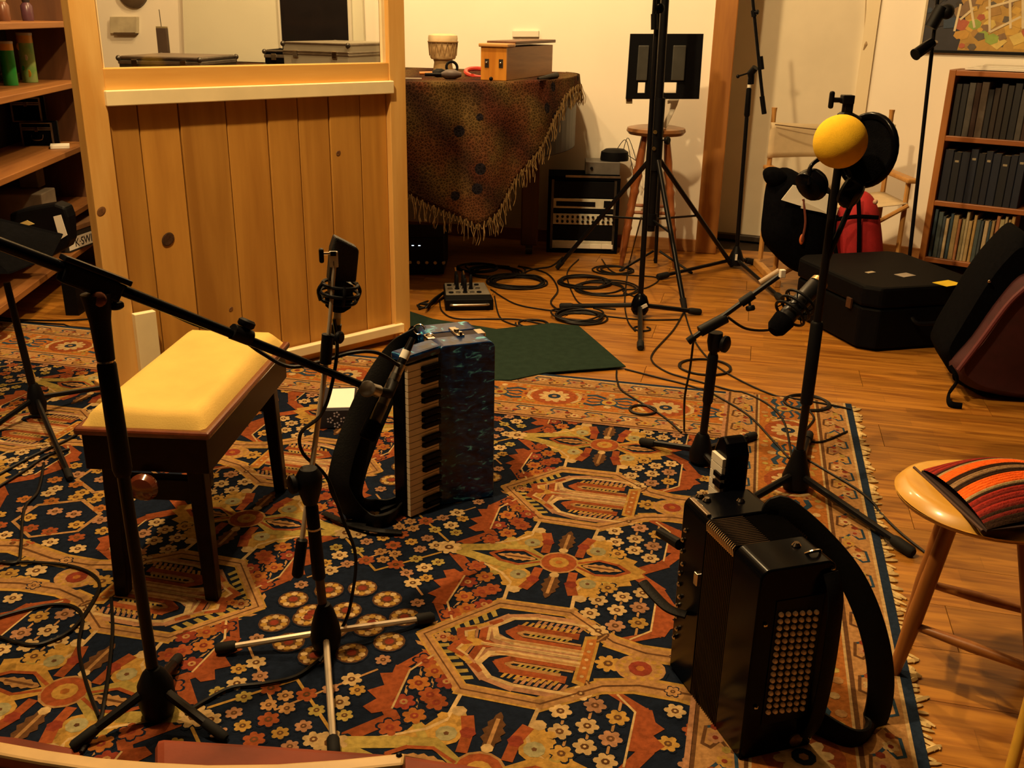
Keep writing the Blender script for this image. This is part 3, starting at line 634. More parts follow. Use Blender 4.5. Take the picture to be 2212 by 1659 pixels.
for y in (.04,LBn-.07): part('stretcher',bbox(.06,WB-.06,y,y+.03,bz-.19,bz-.135),BW_,bench,bev=.003)
m=M(); kc=bp_(WB*.50,.012,bz-.13); m.lathe([(.012,0),(.014,.012),(.030,.018),(.033,.028),(.026,.040),(.010,.044)],kc,20,tuple(-uy)); part('height_knob',m,mat('knob_wood',(.14,.03,.012),.15,0,.2,10,coat=.8),bench,smooth=True,label='round turned red-brown knob')
def onrug(p):
    d=Vector((p[0],p[1],0))-RO; u=d.dot(EU); v=d.dot(EV); return -.01<u<RW+.01 and -.01<v<RL+.01
# ================================================================ blue accordion
def blue_mat():
    m,nt,b=nmat('blue_pearl'); L=nt.links.new; tc=N(nt,'ShaderNodeTexCoord'); nz=N(nt,'ShaderNodeTexNoise'); nz.inputs['Scale'].default_value=52; nz.inputs['Detail'].default_value=4; nz.inputs['Distortion'].default_value=1.0
    mp=N(nt,'ShaderNodeMapping'); mp.inputs['Scale'].default_value=(.6,.6,1.3); L(tc.outputs['Object'],mp.inputs[0]); L(mp.outputs[0],nz.inputs['Vector'])
    cr=N(nt,'ShaderNodeValToRGB'); e=cr.color_ramp.elements; e[0].position=.36; e[0].color=(.0008,.004,.026,1); e[1].position=.60; e[1].color=(.002,.032,.14,1); x=e.new(.76); x.color=(.16,.75,1.0,1)
    L(nz.outputs[0],cr.inputs[0]); L(cr.outputs[0],b.inputs['Base Color']); b.inputs['Roughness'].default_value=.35; b.inputs['Specular IOR Level'].default_value=.3; b.inputs['Coat Weight'].default_value=.25; b.inputs['Coat Roughness'].default_value=.05
    return m
BLUE=blue_mat(); IVORY=mat('ivory_keys',(.70,.60,.44),.3,0,.1,14,coat=.3)
ab=Vector((-.203,2.503,.009)); af=Vector((.925,.38,0)).normalized(); ad_=Vector((-.38,.925,0)).normalized(); AH=.478; AW=.168
acc=thing('piano_accordion','blue pearl piano accordion standing upright with its white keys to the left','accordion',ab+af*.09+ad_*.09)
def ap(x,y,z): return ab+af*x+ad_*y+UP*z
def abox(x0,x1,y0,y1,z0,z1): return M().prism([ap(x0,y0,z0),ap(x1,y0,z0),ap(x1,y1,z0),ap(x0,y1,z0)],(0,0,z1-z0))
def rbox(fn,x0,x1,y0,y1,z0,z1,r=.02,n=5):     # box with a rounded silhouette in x-z, extruded along y
    pts=[]
    for cx,cz,a0 in ((x1-r,z1-r,0),(x0+r,z1-r,90),(x0+r,z0+r*.3,180),(x1-r,z0+r*.3,270)):
        rz=r if cz>z0+r else r*.3
        for i in range(n+1):
            a=math.radians(a0+90*i/n); pts.append((cx+r*math.cos(a),cz+rz*math.sin(a)))
    m=M(); k=len(pts); m.add([fn(x,y0,z) for x,z in pts]+[fn(x,y1,z) for x,z in pts],[tuple(range(k)),tuple(range(2*k-1,k-1,-1))]+[(i,k+i,k+(i+1)%k,(i+1)%k) for i in range(k)]); return m
tb=part('treble_body',rbox(ap,0,AW,0,.078,0,AH,.022),BLUE,acc,smooth=True,bev=.003)
bel=M(); nf=9
for i in range(nf):
    y0=.078+i*.046/nf; y1=y0+.046/nf; ym=(y0+y1)/2; r0,r1=.006,.0
    q=lambda x,y,z:ap(x,y,z)
    A=[ap(.006,y0,.006),ap(AW-.006,y0,.006),ap(AW-.006,y0,AH-.008),ap(.006,y0,AH-.008)]; Bm=[ap(.001,ym,.002),ap(AW-.001,ym,.002),ap(AW-.001,ym,AH-.003),ap(.001,ym,AH-.003)]; Cm=[p+ad_*(.046/nf) for p in A]
    bel.add(A+Bm+Cm,[(0,1,5,4),(1,2,6,5),(2,3,7,6),(3,0,4,7),(4,5,9,8),(5,6,10,9),(6,7,11,10),(7,4,8,11)])
blw=part('bellows',bel,mat('bellows_cloth',(.11,.09,.10),.7,0,.2,40),acc)
for x0,x1 in ((-.002,.022),(AW-.022,AW+.002)): part('bellows_corner',M().prism([ap(x0,.080,AH-.02),ap(x1,.080,AH-.02),ap(x1,.122,AH-.02),ap(x0,.122,AH-.02)],(0,0,.0185)),CHROME,blw,bev=.002,label='bright metal corner')
part('bass_body',rbox(ap,0,AW,.124,.20,0,AH,.022),BLUE,acc,smooth=True,bev=.003)
m=abox(.078,.100,.060,.140,AH-.001,AH+.006); cl=part('bellows_latch',m,CHROME,acc,bev=.002); 
m=M(); m.cyl(ap(.089,.066,AH+.003),ap(.089,.066,AH+.014),.007,.005); m.cyl(ap(.089,.10,AH+.003),ap(.089,.10,AH+.012),.009,.007); part('latch_stud',m,CHROME,cl,smooth=True)
# keyboard
kd=Vector((-.69,-.724,0)).normalized(); kn=Vector((-kd.y,kd.x,0)); 
if kn.dot(Vector((.1,-1,0)))<0: kn=-kn
k0=Vector((-.206,2.508,.009)); KL=.108
def kp(x,y,z): return k0+kd*x-kn*y+UP*z
kb=part('keyboard_body',M().prism([kp(-.012,.004,0),kp(KL+.006,.004,0),kp(KL+.006,.052,0),kp(-.03,.052,0)],(0,0,AH-.004)),BLACKG,acc,bev=.004)
part('keyboard_cap',M().prism([kp(-.012,-.010,AH-.022),kp(KL+.008,-.010,AH-.026),kp(KL+.008,.054,AH-.026),kp(-.03,.054,AH-.022)],(0,0,.026)),BLUE,acc,bev=.008)
krot=math.atan2(kd.y,kd.x); wk=M(); wk.box((KL/2,0,0),(KL,.012,.0166)); wke=mesh('white_key',wk,IVORY)
bk=M(); bk.add([(0,-.010,-.0058),(.058,-.010,-.0058),(.064,.004,-.0058),(0,.006,-.0058),(0,-.010,.0058),(.058,-.010,.0058),(.064,.004,.0058),(0,.006,.0058)],[(0,3,2,1),(4,5,6,7),(0,1,5,4),(1,2,6,5),(2,3,7,6),(3,0,4,7)]); bke=mesh('black_key',bk,BLACKG)
pit=(AH-.032)/24; flip=-1 if (Matrix.Rotation(krot,3,'Z')@Vector((0,1,0))).dot(kn)>0 else 1
for i in range(24):
    z=AH-.029-pit*(i+.5)
    inst('white_key',wke,kb,kp(0,-.002,z)+UP*0,(0,0,krot))
    if i<23 and i%7 in (0,1,2,4,5): 
        o=inst('black_key',bke,kb,kp(0,-.008,z-pit/2),(0,0,krot)); 
        if flip==-1: o.scale=(1,-1,1)
# shoulder straps
def strap(name,pts,w,par,mt=BLACKC,flat=.16,up=(0,0,1)):
    return part(name,M().tube(bez(pts,7),w,10,flat=flat,up=up),mt,par,smooth=True)
LEATH=mat('black_leather',(.003,.003,.0035),.6,0,.4,50,.2,spec=.14)
strap('shoulder_strap',[ap(.0,.19,AH-.01),V(900,722,2.68),V(858,752,2.60),V(812,818,2.50),V(770,905,2.44),V(738,1000,2.38),V(735,1060,2.36),G(780,1118,.03),G(840,1125,.02),ap(-.03,.12,.03)],[.010,.014,.022,.034,.034,.030,.022,.015,.012,.010]and .030,acc,LEATH,.22,(0,1,.2))
strap('shoulder_strap',[ap(.01,.20,AH-.02),V(905,735,2.72),V(868,775,2.60),V(838,850,2.52),V(800,940,2.46),V(772,1020,2.42),V(765,1075,2.40),G(800,1090,.03),G(850,1088,.02),ap(-.02,.16,.03)],.026,acc,LEATH,.25,(0,1,.2))
for a,b_ in (((700,1108),(790,1136)),((740,1128),(868,1150)),((792,1122),(880,1090)),((820,1100),(870,1070))):
    strap('strap_end',[G(a[0],a[1],.018),G((a[0]+b_[0])/2,(a[1]+b_[1])/2+5,.022),G(b_[0],b_[1],.016)],.011,acc,LEATH,.35,(0,0,1))
for px,py,Y in ((905,712,2.66),(928,732,2.60)):
    p=V(px,py,Y); m=M(); m.tube([p+Vector((math.cos(t)*.016,math.sin(t)*.010,math.sin(t)*.012)) for t in [2*PI*i/12 for i in range(12)]],.0022,6,closed=True); part('buckle',m,CHROME,acc,smooth=True)
for px,py in ((772,1082),(757,1116)):
    p=G(px,py,.03); m=M(); m.tube([p+Vector((math.cos(t)*.012,math.sin(t)*.010,.004*math.sin(t))) for t in [2*PI*i/10 for i in range(10)]],.0022,6,closed=True); part('buckle',m,CHROME,acc,smooth=True)

# ================================================================ black accordion
BH=.42
t0=G(1478,1072,BH); t1=G(1672,1222,BH); t2=G(1815,1232,BH); t3=G(1652,1060,BH)
ba=((t1-t0).normalized()+(t2-t3).normalized()).normalized(); bb_=Vector((-ba.y,ba.x,0)); 
if bb_.x<0: bb_=-bb_
BL=.30; BD=.155; o0=Vector((t0.x,t0.y,.009))
bacc=thing('piano_accordion','black button-bass accordion on the rug, bass buttons facing, strap looped to the right','accordion',o0+ba*.15+bb_*.07)
def qp(x,y,z): return o0+bb_*x+ba*y+UP*z       # x front->back, y treble->bass
tr=part('treble_body',rbox(qp,0,BD,.0,.10,0,BH-.009,.02),BLACKG,bacc,smooth=True,bev=.003)
bf=M(); nf=17; y_0,y_1=.10,.205
for i in range(nf):
    h=(y_1-y_0)/nf; y0=y_0+i*h; ym=y0+h/2; e=.007; Z1=BH-.013
    A=[qp(e,y0,e),qp(BD-e,y0,e),qp(BD-e,y0,Z1-e),qp(e,y0,Z1-e)]; B_=[qp(0,ym,0),qp(BD,ym,0),qp(BD,ym,Z1),qp(0,ym,Z1)]; C_=[p+ba*h for p in A]
    bf.add(A+B_+C_,[(0,1,5,4),(1,2,6,5),(2,3,7,6),(3,0,4,7),(4,5,9,8),(5,6,10,9),(6,7,11,10),(7,4,8,11)])
bl=part('bellows',bf,mat('bellows_black',(.008,.007,.007),.25,.1,.2,30,coat=.2),bacc)
cm=M(); Z1=BH-.013; cm.tube([qp(.0,0,Z1-.02),qp(-.001,0,Z1-.004),qp(.004,0,Z1+.001),qp(.075,0,Z1+.001)],[.0016,.0022,.0022,.0010],6)  # chrome corners, run long to imitate the gleam along the folds
cme=None
for i in range(nf):
    p=qp(0,y_0+(i+.5)*(y_1-y_0)/nf,0)
    if cme is None:
        cm.v=[v-qp(0,0,0) for v in cm.v]; cme=mesh('bellows_corner',cm,CHROME,True)
    inst('bellows_corner',cme,bl,p)
bs=part('bass_body',rbox(qp,0,BD,.205,BL,0,BH-.009,.02),BLACKG,bacc,smooth=True,bev=.003)
# keyboard rising at the treble end
def kq(x,y,z): return qp(x,y,z)
def kcol(x0,x1,y0,y1,z0,z1): 
    pts=[(y0,z0),(y1,z0),(y1,z1-.035),(y1-.012,z1-.01),((y0+y1)/2,z1),(y0+.012,z1-.01),(y0,z1-.035)]
    m=M(); k=len(pts); m.add([qp(x0,y,z) for y,z in pts]+[qp(x1,y,z) for y,z in pts],[tuple(range(k-1,-1,-1)),tuple(range(k,2*k))]+[(i,(i+1)%k,k+(i+1)%k,k+i) for i in range(k)]); return m
kbb=part('keyboard_body',kcol(.092,.142,-.060,.0,0,.520),BLACKG,bacc,bev=.006)
ky=M(); ky.box((0,0,0),(.008,.046,.0172)); kye=mesh('white_key',ky,WHITEP); kz=math.atan2(ba.y,ba.x)-PI/2
kk=M(); kk.box((0,.004,0),(.010,.030,.0105)); kke=mesh('black_key',kk,BLACKG)
for i in range(22):
    z=.448-.0195*i; inst('white_key',kye,kbb,qp(.088,-.030,z+.022),(0,0,kz))
    if i%7 in (1,2,4,5,6) and i<21: inst('black_key',kke,kbb,qp(.084,-.020,z+.0122),(0,0,kz))
for i in range(4):
    m=M()
    for k in (0,1): m.cyl(qp(.142,-.022-.014*k,.480-.020*i),qp(.1465,-.022-.014*k,.480-.020*i),.0034)
    part('register_switch',m,mat('switch_pearl%d'%i,(.3,.27,.22),.3) if i==0 else bpy.data.materials['switch_pearl0'],kbb)
# treble register row, latches and studs
for x,y,l in ((.10,.05,.020),(.035,.03,.012),(.11,.235,.012),(.03,.01,.010)):
    m=M(); m.lathe([(.008,0),(.009,.003),(.005,.008)],qp(x,y,BH-.010),12); part('stud',m,CHROME,tr if y<.2 else bs,smooth=True)
m=M(); m.tube(bez([qp(.11,.262,BH-.012),qp(.118,.272,BH-.002),qp(.135,.272,BH-.002),qp(.142,.262,BH-.012)],4),.003,6); part('strap_bracket',m,CHROME,bs,smooth=True)
m=M(); m.box(qp(.010,.05,BH-.0085),(.010,.075,.004),kz); part('edge_trim',m,CHROME,tr,bev=.001)
for i in range(11):
    z=.345-.026*i; m=M(); m.lathe([(.0048,0),(.0055,.003),(.003,.006)],qp(.0,.014 if i%3 else .022,z),9,tuple(-bb_)); part('bellows_pin',m,CHROME,tr,smooth=True)
m=M(); m.box(qp(-.002,.085,.27),(.010,.014,.028),kz); part('bellows_strap_clip',m,CHROME,tr,bev=.002)
# bass buttons
bt_=M(); bt_.lathe([(.0048,0),(.0050,.004),(.0036,.0066),(.0010,.0074)],(0,0,0),8,tuple(ba)); bte=mesh('bass_button',bt_,mat('bass_button_pearl',(.95,.80,.60),.30,.1,.15,200),True)
pl=part('button_plate',M().prism([qp(.038,BL-.001,.075),qp(.135,BL-.001,.075),qp(.135,BL-.001,.345),qp(.038,BL-.001,.345)],ba*.003),BLACK,bs)
for r_ in range(16):
    for c_ in range(6): inst('bass_button',bte,pl,qp(.048+.0148*c_,BL+.001,.318-.0142*r_-.0016*c_))
m=M(); m.lathe([(.013,0),(.014,.005),(.008,.009)],qp(.118,BL,.024),14,tuple(ba)); part('air_valve_cap',m,mat('dull_brass',(.16,.11,.06),.45,.7),bs,smooth=True)
for x,z in ((.145,.395),(.148,.368),(.02,.30),(.022,.12),(.15,.02)):
    m=M(); m.lathe([(.004,0),(.0045,.003),(.002,.005)],qp(x,BL,z),9,tuple(ba)); part('screw',m,CHROME,bs,smooth=True)
for c in ((.02,.03),(.13,.03),(.02,.27),(.13,.27)):
    m=M(); m.cyl(qp(c[0],c[1],-.001),qp(c[0],c[1],.012),.010); part('foot',m,RUBBER,bacc)
strap('shoulder_strap',[qp(BD-.01,.10,BH-.02),V(1690,1098,1.72),V(1770,1165,1.70),V(1842,1255,1.67),V(1888,1370,1.64),V(1903,1480,1.62),V(1885,1565,1.60),G(1840,1600,.02),qp(BD+.02,.25,.03)],.027,bacc,LEATH,.35,(0,1,0))
strap('bass_strap',[qp(BD*.9,BL+.004,BH-.03),qp(BD*.93,BL+.024,.34),qp(BD*.93,BL+.030,.2),qp(BD*.93,BL+.020,.08),qp(BD*.9,BL+.004,.03)],.016,bacc,LEATH,.3,tuple(ba))
strap('strap_end',[qp(-.005,.06,.17),qp(-.035,.03,.175),V(1388,1258,1.80)],.013,bacc,LEATH,.5,(0,0,1))
m=M(); m.cyl(V(1425,1150,1.86),qp(.0,.0,.30),.010,.012); part('strap_loop',m,LEATH,bacc)

# ================================================================ microphone stands
def tripod(par,hub,zh,feet,r,legm,footm=RUBBER,fr=.011,fl=.04,r2=None,leg0=.02):
    for f in feet:
        f=Vector(f); f.z=fr*.95+(.0095 if onrug(f) else 0); h=Vector((hub.x,hub.y,zh)); d=(f-h); d2=Vector((d.x,d.y,0)).normalized(); a=h+d2*leg0
        l=part('leg',M().tube([a,f],[r,r2 or r],8),legm,par,smooth=True)
        m=M(); u=(f-a).normalized(); m.tube([f-u*fl,f-u*fl*.8,f+u*.008,f+u*.014],[fr*.85,fr,fr,fr*.7],10); part('rubber_foot',m,footm,l,smooth=True)
def knob(par,p,ax,r=.014,l=.014,m_=None,name='knob'):
    m=M(); m.lathe([(.004,-l*.9),(.004,0),(r*.8,0),(r,l*.25),(r,l*.75),(r*.75,l)],p,16,ax); return part(name,m,m_ or BLACK,par,smooth=True)
# --- A: big black boom stand, front left
hA=G(345,1552); hA.z=0
sA=thing('boom_stand','large black boom stand at the front left with its long arm crossing the bench','stand',hA)
m=M(); m.lathe([(.010,.012),(.030,.016),(.036,.045),(.034,.085),(.022,.11),(.013,.12)],hA,18); part('hub',m,BLACK,sA,smooth=True)
tripod(sA,hA,.075,[G(172,1622),G(478,1604),G(385,1440)],.0095,BLACKM)
zc=None
cA=V(205,618,hA.y+.03)
part('pole',M().tube([hA+UP*.03,hA+(cA-hA)*.74],.0115,12),BLACKM,sA,smooth=True)
part('grip',M().tube([hA+(cA-hA)*.60,hA+(cA-hA)*.615,hA+(cA-hA)*.84,hA+(cA-hA)*.85],[.014,.0175,.0165,.013],14),BLACK,sA,smooth=True)
part('collar_ring',M().tube([hA+(cA-hA)*.845,hA+(cA-hA)*.855],.0145,14),CHROME,sA,smooth=True)
part('clutch_neck',M().tube([hA+(cA-hA)*.85,hA+(cA-hA)*.93,hA+(cA-hA)*.985],[.0155,.018,.026],14),BLACK,sA,smooth=True)
eA=V(792,836,1.98); bA=cA+(cA-eA)*.50+Vector((0,0,0)); dA=(eA-cA).normalized()
lower=cA+UP*.012
part('boom_arm',M().tube([lower-dA*.30,lower+dA*.02,eA],[.011,.0105,.008],12),BLACKG,sA,smooth=True)
sideA=dA.cross(UP).normalized(); upA=sideA.cross(dA)
ca=M(); ca.prism([lower+dA*(-.062)-sideA*.016+upA*.011,lower+dA*.058-sideA*.016+upA*.011,lower+dA*.058+sideA*.016+upA*.011,lower+dA*(-.062)+sideA*.016+upA*.011],upA*.010); part('clutch_plate',ca,BLACKM,sA,bev=.002)
ca=M(); ca.prism([lower+dA*(-.055)-sideA*.016-upA*.024,lower+dA*.050-sideA*.016-upA*.024,lower+dA*.050+sideA*.016-upA*.024,lower+dA*(-.055)+sideA*.016-upA*.024],upA*.034); part('clutch_block',ca,BLACK,sA,bev=.005)
knob(sA,cA-UP*.018-sideA*(-.018 if sideA.y<0 else .018),(0,-1,0),.013,.010,mat('copper_bolt',(.16,.055,.03),.35,.6))
knob(sA,lower+dA*.035-UP*.028,tuple(-UP),.014,.012)
mc=lower+dA*.30
m=M(); m.tube([mc-dA*.022,mc+dA*.02],.0155,12); part('arm_collar',m,BLACK,sA,smooth=True); knob(sA,mc+upA*.016,tuple(upA),.017,.016)
part('counter_cap',M().tube([lower-dA*.27,lower-dA*.42],.0135,12),BLACKM,sA,smooth=True)
# pencil microphone hung from the arm end
pm0=V(868,782,2.08); pm1=V(786,962,1.98); pd=(pm1-pm0).normalized()
mic=thing('pencil_microphone','silver and black pencil microphone clipped to the long arm end','microphone',pm0)
part('body',M().tube([pm0+pd*.03,pm0+pd*.105],.0125,14),mat('mic_grey',(.22,.21,.19),.3,.8,.2,40),mic,smooth=True)
part('collar',M().tube([pm0+pd*.005,pm0+pd*.03],.0115,14),STEEL,mic,smooth=True)
part('capsule',M().tube([pm0+pd*.105,pm0+pd*.145,pm0+pd*.15],[.0132,.0132,.009],14),mat('mic_mesh',(.10,.10,.09),.35,.8),mic,smooth=True)
part('foam_end',M().tube([pm0+pd*.148,pm0+pd*.185,pm0+pd*.19],[.020,.020,.015],14),BLACKC,mic,smooth=True)
part('connector',M().tube([pm0-pd*.06,pm0-pd*.01,pm0+pd*.004],[.007,.010,.0105],12),BLACKM,mic,smooth=True)
part('label_band',M().tube([pm0-pd*.028,pm0-pd*.008],.0108,12),PAPER,mic,smooth=True,label='white tape band')
m=M(); m.tube([eA,eA+dA*.035],[.012,.014],12); part('arm_tip',m,STEEL,sA,smooth=True)
knob(sA,V(795,842,1.965),(-.1,-.75,.6),.018,.014,mat('knob_grey',(.14,.13,.12),.45),'clip_knob')
m=M(); m.tube([eA+dA*.03,V(840,850,2.02),pm0+pd*.05],[.010,.012,.014],10); part('mic_clip',m,BLACK,sA,smooth=True)
# --- C: centre chrome stand
hC=G(706,1410); hC.z=0
sC=thing('boom_stand','centre stand with chrome legs and steep chrome rod holding a microphone','stand',hC)
m=M(); m.lathe([(.012,.018),(.030,.022),(.034,.045),(.030,.075),(.020,.11),(.013,.125)],hC,18); part('hub',m,BLACK,sC,smooth=True)
tripod(sC,hC,.052,[G(482,1418),G(925,1352),G(722,1640)],.0070,SATIN,RUBBER,.013,.03)
cC=V(668,1040,hC.y+.01)
part('pole',M().tube([hC+UP*.05,hC+(cC-hC)*.75],.010,12),mat('grey_tube',(.06,.05,.045),.3,.8),sC,smooth=True)
part('grip',M().tube([hC+(cC-hC)*.45,hC+(cC-hC)*.46,hC+(cC-hC)*.86,hC+(cC-hC)*.87],[.012,.0145,.0135,.011],14),BLACK,sC,smooth=True)
part('collar_ring',M().tube([hC+(cC-hC)*.735,hC+(cC-hC)*.745],.0145,14),SATIN,sC,smooth=True)
m=M(); m.lathe([(.015,-.05),(.026,-.012),(.028,.012),(.018,.03)],cC,16); part('clutch',m,BLACK,sC,smooth=True)
knob(sC,cC+Vector((-.024,-.012,0)),(-.85,-.5,0),.020,.016)
kb0=V(642,1245,1.83); kb1=V(706,770,1.93)
part('boom_arm',M().tube([kb0,kb1],.0058,12),SATIN,sC,smooth=True)
u_=(kb1-kb0).normalized()
part('arm_grip',M().tube([kb0-u_*.002,kb0+u_*.004,kb0+u_*.082,kb0+u_*.086],[.008,.0125,.0125,.008],12),BLACK,sC,smooth=True)
k2=V(722,575,1.96)
part('upper_rod',M().tube([kb1-u_*.05,V(712,700,1.94),k2],[.0045,.0045,.0045],10),SATIN,sC,smooth=True)
m=M(); m.tube([V(703,785,1.93),V(708,722,1.935)],.0125,12); part('rod_clamp',m,BLACK,sC,smooth=True); knob(sC,V(728,728,1.925),(.9,-.4,0),.013,.012)
# large microphone in a shock mount
micB=thing('studio_microphone','dark rectangular studio microphone in a round cradle, before the wooden screen','microphone',V(736,650,1.97))
mb0=V(733,650,1.985); mb1=V(745,515,1.985); md=(mb1-mb0).normalized(); mz=math.radians(24)
def slab(p0,d,l,w,t,z,ch):
    q=Vector((0,0,1)).rotation_difference(d).to_matrix()@Matrix.Rotation(z,3,'Z'); pts=[(-w,-t),(w,-t),(w,t),(-w,t)]
    m=M(); lv=[(0,1),(.80,1),(1.0,.78)]
    for i,(h,k) in enumerate(lv): 
        for x,y in pts: m.v.append(p0+q@Vector((x*k,y,h*l+ (-.010*(x/w) if i==2 else 0))))
    m.f=[(0,3,2,1),(8,9,10,11)]+[(i*4+j,i*4+(j+1)%4,(i+1)*4+(j+1)%4,(i+1)*4+j) for i in (0,1) for j in range(4)]; m.c=[None]*len(m.f); return m
part('grille_head',slab(mb0+md*.045,md,.085,.029,.014,mz,0),mat('mic_grille',(.022,.024,.028),.45,.5,.5,400,.6,500),micB,bev=.004)
part('body',slab(mb0,md,.048,.024,.013,mz,0),mat('mic_body',(.02,.02,.021),.3,.6),micB,bev=.003)
def ringpts(c,r,ax,n=24,ry=1): 
    q=Vector((0,0,1)).rotation_difference(ax); return [c+q@Vector((r*math.cos(2*PI*i/n),r*ry*math.sin(2*PI*i/n),0)) for i in range(n)]
cr=V(733,632,1.985)
for off,r in ((.028,.036),(-.006,.036),(.010,.040)): part('cradle_ring',M().tube(ringpts(cr+md*off-md*.01,r,md),.004,7,closed=True),BLACK,micB,smooth=True)
for i in range(4):
    a=2*PI*i/4+.4; q=Vector((0,0,1)).rotation_difference(md); d=q@Vector((math.cos(a),math.sin(a),0))
    part('cradle_arm',M().tube(bez([cr+d*.034+md*.022,cr+d*.044+md*.004,cr+d*.038-md*.018],4),.004,6),BLACK,micB,smooth=True)
part('cradle_cup',M().tube([cr-md*.004,cr-md*.030,cr-md*.040],[.031,.027,.015],16),BLACKC,micB,smooth=True)
part('mount_post',M().tube([cr-md*.04,cr-md*.055],.008,10),WHITEP,micB,smooth=True)
part('yellow_band',M().tube([cr-md*.055,cr-md*.072],.0085,10),mat('yellow_tape',(.75,.55,.03),.5),micB,smooth=True,label='yellow tape band')
part('connector',M().tube([cr-md*.070,cr-md*.10,cr-md*.115],[.011,.011,.006],12),BLACK,micB,smooth=True)
fp=V(721,560,1.958); m=M(); m.box(fp,(.018,.004,.034),.1); part('mount_bracket',m,WHITEP,sC,bev=.002,label='white tag marked 1')
m=M(); m.box(fp+Vector((.0,-.0025,.012)),(.011,.003,.009),.1); part('bracket_slot',m,BLACK,sC)
m=M(); m.box(fp+Vector((.0,-.003,-.008)),(.0014,.003,.009),.1); part('printed_numeral',m,DSTEEL,sC)
part('mount_bar',M().tube([fp+Vector((-.006,0,.012)),fp+Vector((-.024,-.004,.012))],.003,8),CHROME,sC,smooth=True)
m=M(); m.box(fp+Vector((-.024,-.004,.008)),(.010,.014,.030),.2); part('wing_knob',m,BLACK,sC,bev=.004)
# --- L: music stand at far left
hL=G(85,905); hL.z=0
sL=thing('music_stand','black music stand at the far left edge behind the long boom arm','music stand',hL)
m=M(); m.lathe([(.012,.02),(.026,.025),(.032,.06),(.022,.11),(.012,.13)],hL,16); part('hub',m,BLACK,sL,smooth=True)
tripod(sL,hL,.075,[G(152,1042),G(-40,955),G(262,842)],.009,BLACKM)
tL=V(14,610,hL.y)
part('pole',M().tube([hL+UP*.05,tL],[.013,.011],12),BLACKM,sL,smooth=True)
dk=[V(-150,440,3.22),V(135,510,3.30),V(112,556,3.12),V(22,592,3.0),V(-170,592,3.0)]
part('desk',M().prism(dk,Vector((0,.010,.006))),BLACKC,sL,bev=.002)
# --- stand 15: low boom with dark cradle mic
h5=G(1512,1005); h5.z=0
s5=thing('boom_stand','short black boom stand behind the black accordion, arm rising to the right','stand',h5)
m=M(); m.lathe([(.02,.010),(.036,.02),(.038,.045),(.030,.07),(.022,.10),(.016,.11)],h5,16); part('hub',m,BLACK,s5,smooth=True)
tripod(s5,h5,.05,[G(1390,968),G(1600,1090),G(1625,955)],.0105,BLACKM,RUBBER,.014,.04)
c5=V(1545,730,h5.y)
part('pole',M().tube([h5+UP*.05,c5],.0125,12),BLACKM,s5,smooth=True)
part('grip',M().tube([h5+(c5-h5)*.50,h5+(c5-h5)*.52,h5+(c5-h5)*.86,h5+(c5-h5)*.88],[.0135,.0165,.0165,.014],14),BLACK,s5,smooth=True)
m=M(); m.lathe([(.018,-.04),(.024,-.01),(.022,.018)],c5,14); part('clutch',m,BLACK,s5,smooth=True); knob(s5,c5+Vector((.02,-.016,-.012)),(.75,-.65,0),.026,.018)
e5=V(1688,592,h5.y+.02); f5=V(1486,738,h5.y-.02)
part('boom_arm',M().tube([f5,e5],.0082,12),BLACKM,s5,smooth=True)
part('clutch_block',M().tube([V(1512,716,h5.y-.02),V(1568,686,h5.y)],.017,12),BLACK,s5,smooth=True)
part('arm_grip',M().tube([f5,V(1500,728,h5.y-.02)],.012,12),BLACK,s5,smooth=True)
m=M(); m.tube([V(1600,655,h5.y),V(1628,636,h5.y)],.014,12); part('arm_collar',m,BLACK,s5,smooth=True); knob(s5,V(1620,660,h5.y-.01),(.2,-.3,-1),.014,.016)
part('arm_sleeve',M().tube([V(1642,612,h5.y+.03),V(1684,586,h5.y+.03)],.011,10),mat('tan_sleeve',(.36,.24,.13),.5),s5,smooth=True,label='tan inner tube of the arm')
m=M(); m.box(V(1690,591,h5.y),(.016,.016,.024),.2); part('white_tag',m,PAPER,s5,bev=.002,label='white tape tag')
# --- stand 17: upright stand with yellow ball mic
h7=G(1716,1062); h7.z=0
s7=thing('microphone_stand','tall straight black stand near the rug corner carrying the yellow foam ball','stand',h7)
m=M(); m.lathe([(.020,.012),(.040,.020),(.042,.05),(.030,.09),(.016,.14)],h7,16); part('hub',m,BLACK,s7,smooth=True)
tripod(s7,h7,.06,[G(1962,1200),G(1560,1130),G(1745,955)],.0115,BLACKM,RUBBER,.016,.055)
c7=V(1829,225,h7.y)
part('pole',M().tube([h7+UP*.05,c7],[.0125,.011],12),BLACKM,s7,smooth=True)
part('grip',M().tube([h7+(c7-h7)*.25,h7+(c7-h7)*.255,h7+(c7-h7)*.47,h7+(c7-h7)*.475],[.013,.018,.018,.014],14),BLACK,s7,smooth=True)
m=M(); m.box(c7+Vector((.0,0,.012)),(.030,.030,.022)); m.box(c7+Vector((.004,0,-.012)),(.022,.024,.036)); m.lathe([(.014,-.045),(.021,-.04),(.021,-.025),(.014,-.02)],c7,12); part('top_clamp',m,BLACK,s7,bev=.002)
part('clamp_bar',M().tube([c7+Vector((0,0,.010)),c7+Vector((-.036,0,.010))],.0065,10),BLACK,s7,smooth=True)
m=M(); m.box(c7+Vector((-.041,0,.010)),(.013,.014,.044)); part('clamp_knob',m,BLACK,s7,bev=.005)
bc=V(1815,306,h7.y-.10); br_=57/F*(bc-EYEV).dot(FW)
ymic=thing('foam_ball_microphone','yellow foam ball windscreen facing left on the tall stand','microphone',bc)
m=M(); m.ball(bc,br_,32,20); part('foam_ball',m,mat('yellow_foam',(.80,.50,.03),.9,0,.10,40,.25,500,spec=.1),ymic,smooth=True)
